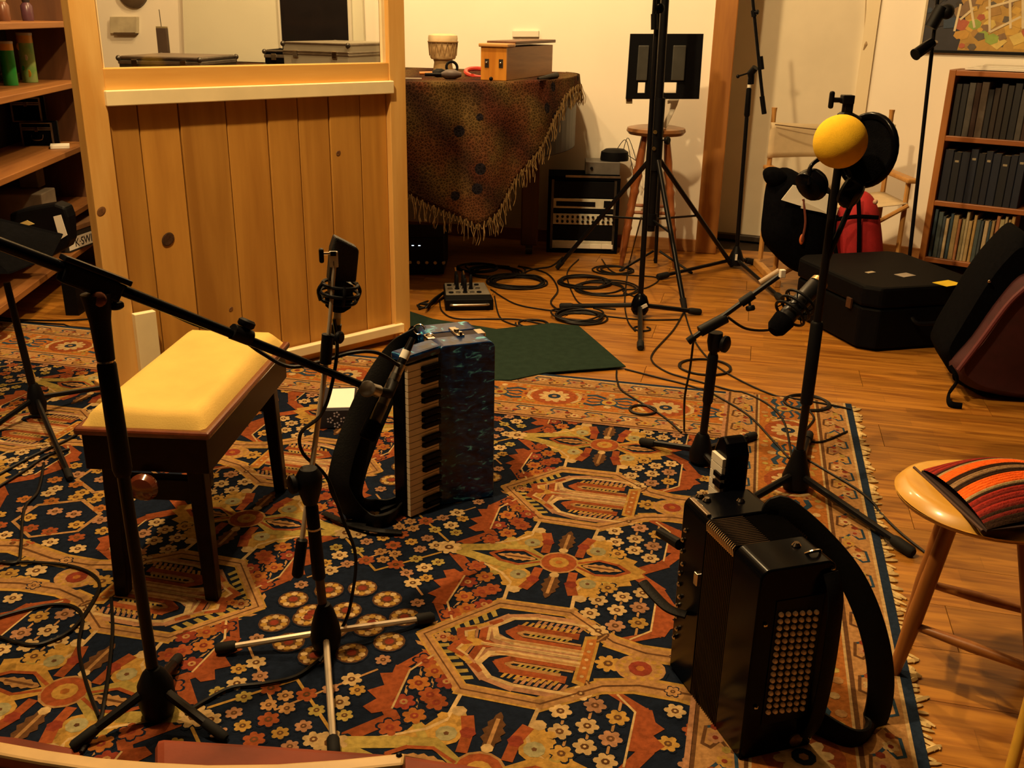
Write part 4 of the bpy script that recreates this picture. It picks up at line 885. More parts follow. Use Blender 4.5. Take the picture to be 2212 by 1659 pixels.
part('body',M().tube([bc+Vector((.02,.02,-.02)),V(1850,352,h7.y)],.02,12),BLACK,ymic,smooth=True)
dc=V(1872,325,h7.y-.03); pf=thing('pop_filter','black round pop filter disc beside the yellow foam ball','pop filter',dc)
dax=Vector((-.84,-.50,.12)).normalized()
part('rim',M().tube(ringpts(dc,.088,dax,32),.010,10,closed=True),BLACKG,pf,smooth=True)
part('mesh_disc',M().lathe([(.086,-.002),(.086,.002)],dc,32,tuple(dax)),BLACKC,pf)
part('clip',M().tube([dc+Vector((-.02,.02,.075)),c7+UP*-.02],.007,8),BLACK,pf,smooth=True)
part('gooseneck',M().tube(bez([dc-UP*.085,dc+Vector((-.01,.02,-.13)),h7+(c7-h7)*.62],5),.0075,8),BLACK,pf,smooth=True)
# headphones hung under the ball
hc=V(1790,395,h7.y-.06)
hp=thing('headphones','black headphones hooked on the tall stand beneath the foam ball','headphones',hc)
part('headband',M().tube(bez([V(1748,400,h7.y-.10),V(1752,358,h7.y-.08),V(1790,338,h7.y-.05),V(1835,360,h7.y-.03),V(1850,410,h7.y-.03)],6),[.011]*25,10,flat=.5),BLACKG,hp,smooth=True)
for (a,b_,dx) in ((1752,400,-1),(1842,418,1)):
    c=V(a,b_,h7.y-.08); m=M(); m.lathe([(.018,-.018),(.036,-.014),(.038,.0),(.034,.014),(.02,.02)],c,18,(dx*.7,-.5,-.3),1,1.2); part('ear_cup',m,BLACKG,hp,smooth=True)
    part('ear_pad',M().tube(ringpts(c-Vector((dx*.7,-.5,-.3)).normalized()*.018,.027,Vector((dx*.7,-.5,-.3))),.011,8,closed=True),LEATH,hp,smooth=True)
# dark cradle microphone at the end of the short boom
cm0=V(1722,660,h5.y+.02)
cmic=thing('studio_microphone','black microphone in an elastic cradle tilted on the short boom','microphone',cm0)
cax=(V(1800,580,h5.y+.10)-V(1700,690,h5.y)).normalized()
part('body',M().tube([cm0-cax*.075,cm0-cax*.07,cm0+cax*.10,cm0+cax*.115],[.02,.028,.026,.020],16),mat('mic_body_dark',(.013,.014,.018),.35,.4),cmic,smooth=True)
part('brass_band',M().tube([cm0+cax*.095+Vector((0,-.006,0)),cm0+cax*.108+Vector((0,-.006,0))],.0275,16),mat('brass_band',(.30,.21,.09),.35,.7),cmic,smooth=True,label='brass coloured ring')
for o_ in (-.035,.015,-.010): part('cradle_ring',M().tube(ringpts(cm0+cax*o_,.050,cax),.0045,7,closed=True),BLACK,cmic,smooth=True)
for i in range(8):
    a=2*PI*i/8; q=Vector((0,0,1)).rotation_difference(cax); d=q@Vector((math.cos(a),math.sin(a),0)); d2=q@Vector((math.cos(a+.4),math.sin(a+.4),0))
    part('elastic_cord',M().tube([cm0+d*.050-cax*.035,cm0+d2*.030-cax*.01,cm0+d*.050+cax*.015],.0022,5),BLACKC,cmic)
part('tail_cup',M().tube([cm0-cax*.06,cm0-cax*.10,cm0-cax*.115],[.034,.030,.018],14),BLACKC,cmic,smooth=True)
# ================================================================ left shelving and what stands on it
SHW=wood('shelf_pine',(.33,.14,.035),(.20,.075,.018),tuple(LD),.7,.5)
def sp(s,off,z): return LP+LD*s-LN*off+UP*z
def sbox(s0,s1,o0,o1,z0,z1): return M().prism([sp(s0,o0,z0),sp(s1,o0,z0),sp(s1,o1,z0),sp(s0,o1,z0)],(0,0,z1-z0))
shelf=thing('shelving_unit','open pine shelving unit at the left edge packed with small gear','shelf',sp(.6,.18,0))
for z in (.165,.36,.655,.97,1.26): part('shelf',sbox(.03,2.0,0,.36,z-.028,z),SHW,shelf,bev=.003)
SHV=wood('shelf_upright',(.14,.055,.018),(.08,.03,.01),(0,0,1),.7,.6)  # toned darker than the shelves to imitate the deep shade inside
for a,b_ in ((0,.03),(2.0,2.03)):
    part('upright',sbox(a,b_,.0,.36,.0095 if a>1 else 0,1.75),SHV,shelf,bev=.003)
part('back_panel',sbox(0,2.03,.36,.37,.0095,1.75),mat('shelf_back',(.02,.012,.008),.9),shelf)
z97=.97
def can(px,py,z,r,h,lab,body,band,lid):
    c=Vector((px,py,z)) if px<0 else G(px,py,z); t=thing('snack_can',lab,'can',c)
    part('body',M().lathe([(r*.97,.001),(r,.004),(r,h*.80)],c,20),body,t,smooth=True); part('band',M().lathe([(r,h*.80),(r,h*.95)],c,20),band,t,smooth=True,label='orange band'); part('lid',M().lathe([(r*1.03,h*.95),(r*1.03,h),(r*.9,h*1.01)],c,20),lid,t,smooth=True)
    return t,c
GRN_=mat('can_green',(.02,.30,.05),.35,0,.2,20); GR2=mat('can_green_pale',(.12,.36,.08),.35,0,.75,26,col2=(.34,.42,.16)); ORB=mat('can_orange',(.72,.36,.03),.4); LID=mat('can_lid',(.50,.46,.38),.4)
can(-2.43,4.90,.97,.033,.20,'plain green snack can with an orange top band, left of the pair',GRN_,ORB,LID)
t_,c_=can(66,178,.97,.037,.235,'patterned pale green snack can with orange band, right of the pair',GR2,ORB,LID)
for (dx,dz,r,mm) in ((-.02,.17,.012,ORB),(.012,.12,.010,WHITEP),(.015,.045,.013,ORB),(-.008,.07,.009,GRN_)):
    m=M(); m.lathe([(1,0),(.8,.0015)],(0,0,0),12); T=Matrix.Translation(c_+Vector((dx*.9,-.036*math.cos(dx/.037),dz)))@Matrix.Rotation(PI/2,4,'X'); m.v=[T@Vector((p.x*r,p.y*r*1.5,p.z)) for p in m.v]; part('printed_patch',m,mm,t_)
c=G(118,166,.97); m=M(); m.box(c+Vector((0,.05,.085)),(.15,.12,.17),.15); single('black_box',m,BLACKC,'black cloth-covered box beside the green cans','box',bev=.006)
c=G(28,178,.97); m=M(); rq=random.Random(2)
m.ball(c+Vector((-.02,-.0,.030)),.045,14,9,(1.3,1,.7)); m.v=[p+Vector((rq.uniform(-.007,.007),rq.uniform(-.007,.007),rq.uniform(-.005,.005))) for p in m.v]; m.v=[Vector((p.x,p.y,max(p.z,.971))) for p in m.v]
single('crumpled_foil',m,mat('foil',(.40,.42,.33),.35,.7,.4,50),'crumpled silver foil lump at the front of the can shelf','foil')
for i,(px,lab) in enumerate(((30,'dark jar on the top shelf above the green cans'),(78,'brown bottle on the top shelf, middle'),(118,'purple jar on the top shelf nearest the screen'))):
    c=G(px,44,1.26); c=Vector((-2.36-.03*i,4.55+.30*i,1.26)); t=thing('jar',lab,'jar',c)
    part('body',M().lathe([(.025,0),(.028,.01),(.028,.07),(.016,.085)],c,14),mat('jar_tint%d'%i,((.10,.03,.02),(.16,.06,.03),(.10,.04,.06))[i],.3),t,smooth=True)
    part('stopper',M().lathe([(.015,.085),(.018,.09),(.018,.11)],c,12),mat('jar_cap%d'%i,((.05,.05,.05),(.45,.35,.2),(.03,.02,.02))[i],.5),t,smooth=True)
def smallcase(px,py,z,w,d,h,rz,lab,latch):
    c=G(px,py,z); t=thing('metal_edged_case',lab,'case',c); R=Matrix.Rotation(rz,3,'Z')
    c2=c+R@Vector((0,d/2,h/2)); m=M(); m.box(c2,(w,d,h),rz); part('body',m,BLACKC,t,bev=.002)
    for x in (-1,1):
        for y in (-1,1): m=M(); m.box(c2+R@Vector((x*w/2,y*d/2,0)),(.008,.008,h+.004),rz); part('edge_trim',m,STEEL,t)
    for zz in (-.5,.22,.30,.5):
        m=M(); m.box(c2+R@Vector((0,-d/2,zz*h)),(w,.006,.006),rz); part('edge_trim',m,STEEL,t)
    m=M(); m.box(c2+R@Vector((0,-d/2-.004,.24*h)),(.016,.006,.024),rz); part('latch',m,CHROME,t)
    if latch: 
        m=M(); m.tube(bez([c2+R@Vector((-.028,-d/2,-.0)),c2+R@Vector((-.022,-d/2-.01,-.022)),c2+R@Vector((.022,-d/2-.01,-.022)),c2+R@Vector((.028,-d/2,0))],5),.003,6); part('handle',m,CHROME,t,smooth=True)
smallcase(84,316,.655,.145,.12,.115,.18,'small black case with steel edges and a looped handle, bottom of its stack',True)
smallcase(60,262,.775,.135,.11,.115,.22,'small black case with steel edges stacked on top of another case',False)
c=sp(.30,.08,.656); m=M(); m.box(c+Vector((0,.0,.008)),(.09,.10,.016),.4); single('folded_paper',m,PAPER,'folded white paper beside the small steel-edged cases','paper',bev=.002)
BEI=mat('beige_plastic',(.20,.16,.12),.6)
for (s_,o_,z,w,d,h,lab) in ((.62,.18,.36,.24,.20,.13,'grey-beige box on the shelf below the steel-edged cases'),(.50,.17,.491,.09,.10,.11,'small upright grey box standing on the grey-beige box')):
    m=M(); m.box(sp(s_,o_,z+h/2+.0005),(w,d,h),.115); single('grey_box',m,BEI,lab,'box',bev=.005)
# black equipment case with a white label, and the shoe box
c=G(80,556,.09); c=Vector((-1.95,4.38,0)); t=thing('equipment_case','rounded black case with a white label, low at the left edge','case',c); rz=.18; R=Matrix.Rotation(rz,3,'Z')
eq0=V(-60,590,4.75); ey=4.33
pts=[V(30,462,ey),V(60,452,ey),V(128,440,ey),V(150,448,ey),V(158,470,ey),V(161,520,ey),V(154,536,ey),V(120,556,ey),V(60,575,ey),V(38,580,ey)]
part('shell',M().prism([p+Vector((-.022,0,0)) for p in pts],(.0,.09,0)),BLACK,t,bev=.012)
m=M(); m.prism([V(115,468,ey-.004),V(131,464,ey-.004),V(145,508,ey-.004),V(129,518,ey-.004)],(0,.004,0)); part('label_sticker',m,PAPER,t,label='white paper label')
m=M(); m.prism([V(43,482,ey-.004),V(58,476,ey-.004),V(74,484,ey-.004),V(58,488,ey-.004)],(0,.004,0)); part('sticker',m,mat('yellow_print',(.7,.55,.2),.6),t)
for q in (.02,.14): m=M(); m.box((-2.045+q,4.40,.085),(.06,.16,.17)); part('foot_block',m,BLACK,t)
def textmesh(name,txt,size,T,mt,parent,ext=.0006,bold=.0):
    cu=bpy.data.curves.new(name,'FONT'); cu.body=txt; cu.size=size; cu.extrude=ext; cu.offset=bold; cu.align_x='LEFT'
    o=bpy.data.objects.new(name+'_tmp',cu); C.objects.link(o); dg=bpy.context.evaluated_depsgraph_get(); me=bpy.data.meshes.new_from_object(o.evaluated_get(dg)); C.objects.unlink(o); bpy.data.objects.remove(o)
    b=BASE[parent.name]; me.transform(Matrix.Translation(-b)@T); me.materials.clear(); me.materials.append(mt); q=bpy.data.objects.new(name,me); C.objects.link(q); q.parent=parent; BASE[q.name]=b; return q
q_s=V(168,515,4.93); q_s.z=.167; sd=Vector((.16,.987,0)).normalized(); sn=Vector((.987,-.16,0)).normalized()   # front runs away from the camera, faces the room
sb=thing('shoe_box','dark cardboard shoe box with white lettered band, behind the screen post','box',q_s+sd*.16-sn*.1)
def sx(x0,x1,o0,o1,z0,z1): return M().prism([q_s+sd*x0-sn*o0+UP*z0,q_s+sd*x1-sn*o0+UP*z0,q_s+sd*x1-sn*o1+UP*z0,q_s+sd*x0-sn*o1+UP*z0],(0,0,z1-z0))
part('carton',sx(-.08,.26,.002,.20,0,.098),mat('carton_dark',(.02,.015,.014),.8),sb,bev=.002)
part('lid',sx(-.083,.263,-.001,.203,.098,.122),mat('carton_lid',(.24,.12,.05),.8),sb,bev=.002)
part('white_band',sx(-.079,.259,-.0006,.002,.010,.070),PAPER,sb)
tp=q_s+sd*-.030+sn*.0012+UP*.020; T=Matrix(((sd.x,0,sn.x,tp.x),(sd.y,0,sn.y,tp.y),(0,1,0,tp.z),(0,0,0,1)))
textmesh('lettering','K\u00b7SWISS',.058,T,BLACK,sb,.0005,.0)

# ================================================================ wall fittings, panels and cases behind the screen
def WB_(px,py,o=0): return W(px,py,BW+bn*o,bn)
def wrect(x0,y0,x1,y1,o,th): return M().prism([WB_(x0,y1,o),WB_(x1,y1,o),WB_(x1,y0,o),WB_(x0,y0,o)],-bn*th*-1)
th=thing('thermostat','white rectangular control box on the wall at the upper left','control box',WB_(272,72))
part('cover',wrect(243,36,301,72,0,.03),mat('ivory_cover',(.56,.50,.36),.6),th,bev=.003)
part('slot',wrect(252,70,298,75,.0,.034),mat('slot_brown',(.10,.06,.03),.6),th)
m=M(); m.lathe([(.11,0),(.11,.02),(.09,.035)],WB_(288,-22,0),28,tuple(bn)); single('wall_clock',m,mat('clock_brown',(.12,.08,.05),.5),'round brown disc on the wall at the top edge, cut by the frame','wall disc',smooth=True)
tr_=thing('handheld_radio','dark handheld radio with thin antenna standing on the piano behind the flat case','radio',Vector((-2.0,6.1,PZ)))
rc=V(352,86,6.1); rc=Vector((rc.x,6.1,PZ+.015))
top_=V(352,60,6.1).z
m=M(); m.box((rc.x,6.1,(PZ+.008+top_)/2),(.062,.035,top_-PZ-.008)); part('body',m,mat('radio_brown',(.07,.04,.025),.6),tr_,bev=.004)
part('antenna',M().tube([(rc.x-.002,6.1,top_),(rc.x-.005,6.1,top_+.10)],.0022,6),DSTEEL,tr_); m=M(); m.box((rc.x,6.1,top_+.003),(.058,.033,.008)); part('top_plate',m,mat('radio_olive',(.28,.22,.10),.6),tr_)
gb=M(); gb.prism([WB_(402,125,.03),WB_(790,118,.03),WB_(782,-60,.03),WB_(396,-60,.03)],bn*.02); gb.v=[Vector((p.x,p.y,PZ+.006)) if p.z<PZ+.12 else p for p in gb.v]
single('grey_sheet',gb,mat('pale_grey',(.72,.70,.56),.7,0,.05,4),'large pale grey sheet against the wall behind the screen window','board')  # flat pale grey sheet just in front of the wall
bp0=thing('framed_blackboard','black panel in a thin white frame leaning on the pale grey sheet','panel',WB_(690,115,.07))
def wq(x0,x1,z0,z1,o,t): 
    a=WB_(x0,60,o); b=WB_(x1,60,o); return M().prism([Vector((a.x,a.y,z0)),Vector((b.x,b.y,z0)),Vector((b.x,b.y,z0))+bn*t,Vector((a.x,a.y,z0))+bn*t],(0,0,z1-z0))
part('panel',wq(610,756,PZ+.02,1.75,.06,.012),mat('black_screen',(.012,.010,.012),.25,0,.3,10,coat=.4),bp0)
for a,b_ in ((606,610),(755,762)): part('frame_side',wq(a,b_,PZ+.006,1.76,.056,.022),WHITEP,bp0,bev=.002)
part('frame_bottom',wq(606,762,PZ+.006,PZ+.02,.056,.022),WHITEP,bp0,bev=.002)
def alucase(name,lab,c,w,d,h,rz,body,side):
    t=thing(name,lab,'case',c); R=Matrix.Rotation(rz,3,'Z'); P_=lambda x,y,z: Vector(c)+R@Vector((x,y,z))
    m=M(); m.box(P_(0,0,h/2),(w,d,h),rz); part('shell',m,side,t,bev=.003)
    m=M(); m.box(P_(0,0,h+.001),(w-.02,d-.02,.004),rz); part('top_sheet',m,body,t)
    for z in (.004,h*.62,h*.70,h-.004):
        for y in (-1,1): m=M(); m.box(P_(0,y*d/2,z),(w+.004,.008,.010),rz); part('edge_rail',m,STEEL,t,bev=.002)
        for x in (-1,1): m=M(); m.box(P_(x*w/2,0,z),(.008,d+.004,.010),rz); part('edge_rail',m,STEEL,t,bev=.002)
    for x in (-1,1):
        for y in (-1,1):
            for z in (.01,h-.008): m=M(); m.ball(P_(x*w/2,y*d/2,z),.014,8,6); part('corner_ball',m,DSTEEL,t,smooth=True)
    for x in (-.3,.3): m=M(); m.box(P_(x*w,-d/2-.005,h*.62),(.03,.010,.035),rz); part('latch',m,CHROME,t,bev=.002)
    return t
ALU=mat('alu_sheet',(.40,.37,.30),.4,.4,.12,6)
alucase('flat_case','flat dark-topped case with silver edges lying on the piano, seen through the screen window',(-1.74,5.30,PZ+.006),.42,.46,.078,-.12,mat('case_dark_top',(.16,.12,.09),.5),DSTEEL)
alucase('flight_case','large silver aluminium case on the piano, right in the screen window',(-.96,5.62,PZ+.006),.40,.50,.15,-.40,ALU,ALU)
alucase('camera_case','small black and silver case half hidden left of the large aluminium case',(-1.28,5.95,PZ+.006),.28,.24,.095,-.15,BLACKC,BLACKC)
# ================================================================ things on the shawl
c=Vector((V(957,130,5.8).x,5.8,PZ+.006)); t=thing('hand_drum','small carved hand drum with pale skin head on the shawl','drum',c)
DR=mat('drum_tan',(.60,.43,.22),.6,0,.55,36,col2=(.34,.20,.08)); SK=mat('drum_skin',(.72,.58,.36),.7,0,.2,20)
part('foot_ring',M().lathe([(.052,0),(.056,.01),(.050,.05),(.056,.066)],c,24),mat('drum_base',(.42,.27,.11),.6),t,smooth=True)
part('shell',M().lathe([(.066,.066),(.072,.075),(.076,.14),(.078,.17)],c,24),DR,t,smooth=True)
part('skin_head',M().lathe([(.080,.155),(.083,.175),(.080,.192),(.055,.200),(.01,.201)],c,24),SK,t,smooth=True)
part('rope_ring',M().tube([c+Vector((.083*math.cos(a),.083*math.sin(a),.158)) for a in [2*PI*i/24 for i in range(24)]],.004,6,closed=True),mat('rope',(.30,.19,.08),.9),t)
lac=M()
for i in range(16):
    a=2*PI*i/16; b_=2*PI*(i+.5)/16; lac.tube([c+Vector((.082*math.cos(a),.082*math.sin(a),.155)),c+Vector((.076*math.cos(b_),.076*math.sin(b_),.085)),c+Vector((.082*math.cos(a+2*PI/16),.082*math.sin(a+2*PI/16),.155))],.002,4)
part('lacing',lac,bpy.data.materials['rope'],t,kind='stuff')
n0=Vector((-.055,5.03,PZ+.006)); hx=Vector((.34,.94,0)).normalized(); hy=Vector((-.94,.34,0)).normalized()
t=thing('wooden_instrument_box','long oak box with dark lid and two metal plates on its orange end','box',n0+hx*.35)
def hb(x0,x1,y0,y1,z0,z1): return M().prism([n0+hx*x0+hy*y0+UP*z0,n0+hx*x1+hy*y0+UP*z0,n0+hx*x1+hy*y1+UP*z0,n0+hx*x0+hy*y1+UP*z0],(0,0,z1-z0))
part('case',hb(.006,.72,0,.135,0,.155),wood('box_oak',(.40,.20,.07),(.25,.11,.035),tuple(hx),1,.5),t,bev=.002)
part('end_board',hb(-.004,.006,0,.135,0,.155),wood('box_end_orange',(.66,.30,.04),(.45,.17,.02),(0,0,1),.8,.35,1,coat=.4),t,bev=.002)
part('lid_moulding',hb(-.014,.10,-.010,.145,.155,.172),wood('box_mould',(.55,.30,.10),(.38,.18,.05),tuple(hy),1,.4),t,bev=.005)
part('lid',hb(.10,.74,-.010,.145,.166,.182),wood('box_lid',(.16,.07,.03),(.09,.035,.015),tuple(hx),1,.5),t,bev=.003)
for y in (.028,.102):
    m=M(); m.prism([n0+hx*-.0065+hy*(y-.011)+UP*.06,n0+hx*-.0065+hy*(y+.011)+UP*.06,n0+hx*-.0065+hy*(y+.011)+UP*.10,n0+hx*-.0065+hy*(y-.011)+UP*.10],hx*.003); pl_=part('metal_plate',m,DSTEEL,t)
    m=M(); m.ball(n0+hx*-.010+hy*y+UP*.082,.006,8,6); part('latch_stud',m,CHROME,pl_,smooth=True)
zt=PZ+.006
a=Vector((.10,5.06,zt+.012)); b_=Vector((.20,5.35,zt+.014)); m=M(); m.tube([a,a+(b_-a)*.6,b_],[.006,.012,.017],10); single('black_rod',m,BLACK,'short black rod lying beside the long oak box','rod',smooth=True)
def shaker(name,lab,p,q,r1,r2,m1,m2):
    p=Vector(p); q=Vector(q); t=thing(name,lab,'shaker',p); d=(q-p).normalized()
    part('handle',M().tube([p,p+(q-p)*.5],[.008,.009],10),m1,t,smooth=True); part('head',M().tube([p+(q-p)*.45,p+(q-p)*.6,p+(q-p)*.8,q],[.010,r2,r2,.010],14),m2,t,smooth=True)
ORH=mat('orange_handle',(.55,.19,.04),.4); GRY=mat('grey_gourd',(.13,.10,.10),.5)
shaker('maraca','shaker with an orange handle lying left in the pile on the shawl',(-.50,5.22,zt+.018),(-.36,5.26,zt+.02),.01,.022,ORH,BLACK)
shaker('maraca','black shaker with a grey head lying in front of the hand drum',(-.46,5.08,zt+.02),(-.28,5.10,zt+.022),.01,.024,BLACK,GRY)
m=M(); m.tube(ringpts(Vector((-.335,5.22,zt+.05)),.028,Vector((.3,-1,.3)),20),.007,8,closed=True); single('castanet',m,BLACK,'black ring standing upright in the pile beside the drum','ring',smooth=True)
t=thing('tambourine','red plastic tambourine lying between the drum and the oak box','tambourine',(-.16,5.42,zt))
part('frame',M().tube(ringpts(Vector((-.20,5.42,zt+.014)),.075,Vector((.1,-.25,1)),28),.012,8,closed=True),mat('red_plastic',(.52,.04,.03),.3,0,.1,9,coat=.3),t,smooth=True)
for i in range(6):
    a=2*PI*i/6; m=M(); m.lathe([(.010,0),(.010,.002)],Vector((-.20+.075*math.cos(a),5.42+.075*math.sin(a),zt+.024)),10); part('jingle',m,CHROME,t)
m=M(); m.box((-.52,5.02,zt+.004),(.10,.012,.005),.15); single('drumstick',m,WHITEP,'thin white stick lying near the screen post on the shawl','stick')
m=M(); m.ball((-.13,5.0,zt+.010),.010,8,6); single('black_bead',m,BLACK,'tiny black ball in front of the orange box end','ball',smooth=True)
m=wrect(1108,66,1165,80,.0,.02); single('wall_socket',m,WHITEP,'white socket low on the wall just behind the oak box','socket',bev=.003)
# under the piano
t=thing('power_amplifier','black amplifier with small lit knobs under the piano beside the screen','amplifier',(-.62,5.3,0))
m=M(); m.box((-.62,5.35,.11),(.48,.34,.20)); part('chassis',m,BLACK,t,bev=.004)
for i in range(5): m=M(); m.lathe([(.011,0),(.009,.014)],(-.56+.045*i,5.18,.075),10,(0,-1,0)); part('control_knob',m,STEEL,t,smooth=True)
for i in range(2): m=M(); m.box((-.545+.035*i,5.178,.165),(.012,.004,.004)); part('indicator_light',m,bpy.data.materials.get('led') or mat('led',(.8,.9,1),.4,emit=(.8,.9,1,.8)),t)
for x in (-.8,-.44): m=M(); m.box((x,5.35,.007),(.03,.28,.013)); part('foot',m,RUBBER,t)
# rack with gear, a mixer and a black dome box
rk0=G(1180,545); rk1=G(1332,549); rx=(rk1-rk0).normalized(); ry=Vector((-rx.y,rx.x,0)); RWd=(rk1-rk0).length; RH=.455
t=thing('equipment_rack','black equipment rack with white fronted units under the piano tail','rack',rk0+rx*RWd/2)
def rb_(x0,x1,y0,y1,z0,z1): return M().prism([rk0+rx*x0+ry*y0+UP*z0,rk0+rx*x1+ry*y0+UP*z0,rk0+rx*x1+ry*y1+UP*z0,rk0+rx*x0+ry*y1+UP*z0],(0,0,z1-z0))
for x in (0,RWd-.02): part('side_panel',rb_(x,x+.02,0,.26,0,RH),BLACKC,t,bev=.002)
part('back_panel',rb_(.02,RWd-.02,.25,.26,0,RH),BLACKC,t)
for z in (0,RH-.02): part('end_panel',rb_(.02,RWd-.02,0,.25,z,z+.02),BLACKC,t)
for x in (.02,RWd-.035): part('mount_rail',rb_(x,x+.015,.004,.010,.02,RH-.02),DSTEEL,t)
PALE=mat('rack_face_pale',(.75,.74,.62),.4,.2)
un=[(.028,.075,PALE),(.082,.165,BLACK),(.172,.235,PALE),(.242,.262,BLACK),(.268,.325,PALE),(.332,.425,BLACK)]
for i,(za,zb,mm) in enumerate(un):
    u=part('rack_unit',rb_(.034,RWd-.034,.002,.20,za,zb),mm,t,bev=.001)
    if i==2:
        for r_ in range(2):
            for k in range(12): m=M(); m.lathe([(.0085,0),(.007,.012)],rk0+rx*(.06+.030*k)-ry*.0+UP*(.19+.028*r_),8,tuple(-ry)); part('control_knob',m,BLACK,u)
    if i==4:
        part('display',rb_(.05,.28,-.001,.004,.280,.308),BLACK,u); part('display',rb_(.33,.37,-.001,.004,.276,.316),BLACK,u)
    if i==0:
        for k in range(5): part('paper_strip',rb_(.05+.07*k,.115+.07*k,-.001,.003,.030,.055),PAPER,u)
part('trim_bar',rb_(.10,RWd,-.004,.004,RH-.006,RH+.006),STEEL,t,label='bright metal edge strip')
t=thing('audio_interface','silver half-rack unit lying on top of the equipment rack','audio unit',rk0+rx*.33+UP*RH)
part('housing',rb_(.215,RWd-.006,.03,.20,RH+.008,RH+.082),mat('unit_grey',(.16,.15,.14),.45,.4),t,bev=.003)
m=M(); m.lathe([(.009,0),(.008,.012)],rk0+rx*.25+ry*.03+UP*(RH+.045),10,tuple(-ry)); part('control_knob',m,BLACK,t,smooth=True)
t=thing('network_router','black domed box with wires on top of the silver unit','router',rk0+rx*.4+ry*.1+UP*(RH+.084))
c=rk0+rx*.385+ry*.11+UP*(RH+.083); part('dome',M().lathe([(.082,0),(.084,.012),(.080,.05),(.055,.066),(.01,.070)],c,22,(0,0,1),1,.8),BLACK,t,smooth=True)
for k,(a,b_) in enumerate((((.01,0,.06),(.06,-.02,.12)),((.05,0,.06),(.075,-.01,.13)),((.08,0,.03),(.13,-.02,.0)))):
    part('wire',M().tube(bez([c+Vector(a),c+Vector(b_),c+Vector((.10+.03*k,-.05,-.02)),c+Vector((.14,-.02,-.14))],6),.0022,5),CABLE,t)
# ================================================================ bar stool, hook, stand mounted panel
TW=wood('turned_wood',(.30,.10,.03),(.18,.05,.015),(0,0,1),1,.3,1,coat=.4); TS=wood('stool_seat_wood',(.26,.12,.045),(.15,.06,.02),(1,0,0),1,.35,1,coat=.3)
sc_=Vector((V(1417,285,5.62).x,5.62,0)); t=thing('bar_stool','tall round wooden bar stool with turned legs by the wall','stool',sc_)
part('seat',M().lathe([(.10,.715),(.150,.722),(.165,.740),(.160,.757),(.12,.765),(.01,.758)],sc_,30),TS,t,smooth=True)
legs=[]
for i in range(4):
    a=PI/4+PI/2*i-.1; d=Vector((math.cos(a),math.sin(a),0)); p=sc_+d*.085+UP*.72; q=sc_+d*.215+UP*.0; u=(p-q)
    rr_=[(.0,.012),(.10,.016),(.28,.018),(.30,.023),(.32,.018),(.40,.017),(.42,.023),(.44,.018),(.55,.020),(.58,.026),(.61,.018),(.66,.022),(.70,.027),(.74,.018),(.80,.021),(1,.015)]
    part('leg',M().tube([q+u*k for k,_ in rr_],[r for _,r in rr_],12),TW,t,smooth=True); legs.append((q,u))
for i in range(4):
    for k in ((.30,) if i%2 else (.42,)):
        a=legs[i]; b_=legs[(i+1)%4]; part('rung',M().tube([a[0]+a[1]*k,(a[0]+a[1]*k+b_[0]+b_[1]*k)/2,b_[0]+b_[1]*k],[.008,.012,.008],8),TW,t,smooth=True)
m=M(); Y_=5.50; pts=[V(1441,300,Y_),V(1431,296,Y_),V(1449,232,Y_),V(1443,222,Y_),V(1444,212,Y_),V(1453,203,Y_),V(1466,204,Y_),V(1468,214,Y_),V(1462,226,Y_)]
pts=[V(1428,297,Y_),V(1438,300,Y_),V(1463,228,Y_),V(1469,210,Y_),V(1462,202,Y_),V(1450,204,Y_),V(1442,217,Y_),V(1442,225,Y_),V(1450,223,Y_),V(1448,232,Y_)]
m.prism(pts,(0,.02,0)); m.v=[p+Vector((0,0,0)) for p in m.v]; lo=min(p.z for p in m.v); m.v=[p+UP*(.766-lo)*(1 if p.z<lo+.04 else 0) for p in m.v]
single('white_hook',m,WHITEP,'white plastic hooked stick standing up on the bar stool seat','hook',bev=.004)
t=thing('stand_panel','square black stand-mounted panel with grey pads and cut-out openings','panel',(.72,5.42,0)); Y_=5.42
xs=[1362,1386,1402,1436,1470,1484,1520]; ys=[73,97,178,201,214]
def pq(x,y): return V(x-(y-73)*.07,y,Y_)
m=M()
for i in range(6):
    for j in range(4):
        if j==2 and i in (1,3): continue
        m.prism([pq(xs[i],ys[j]),pq(xs[i+1],ys[j]),pq(xs[i+1],ys[j+1]),pq(xs[i],ys[j+1])],(0,.02,0))
part('plate',m,BLACK,t,kind='stuff')
GP=mat('pad_grey',(.055,.055,.05),.4)
for a,b_ in ((1381,1404),(1456,1484)): part('grey_pad',M().prism([pq(a,98),pq(b_,98),pq(b_,174),pq(a,174)],(0,-.012,0)),GP,t,bev=.004)
part('corner_bracket',M().prism([V(1353,208,Y_+.02),V(1366,208,Y_+.02),V(1366,224,Y_+.02),V(1353,224,Y_+.02)],(0,.02,0)),mat('bracket_tan',(.25,.18,.09),.6),t)
part('pole',M().tube([V(1432,200,Y_+.03),Vector((.80,5.45,.03))],.010,10),BLACKM,t,smooth=True)
tripod(t,Vector((.80,5.45,0)),.10,[Vector((.60,5.36,0)),Vector((.98,5.34,0)),Vector((.82,5.62,0))],.007,BLACKM,RUBBER,.009,.02)
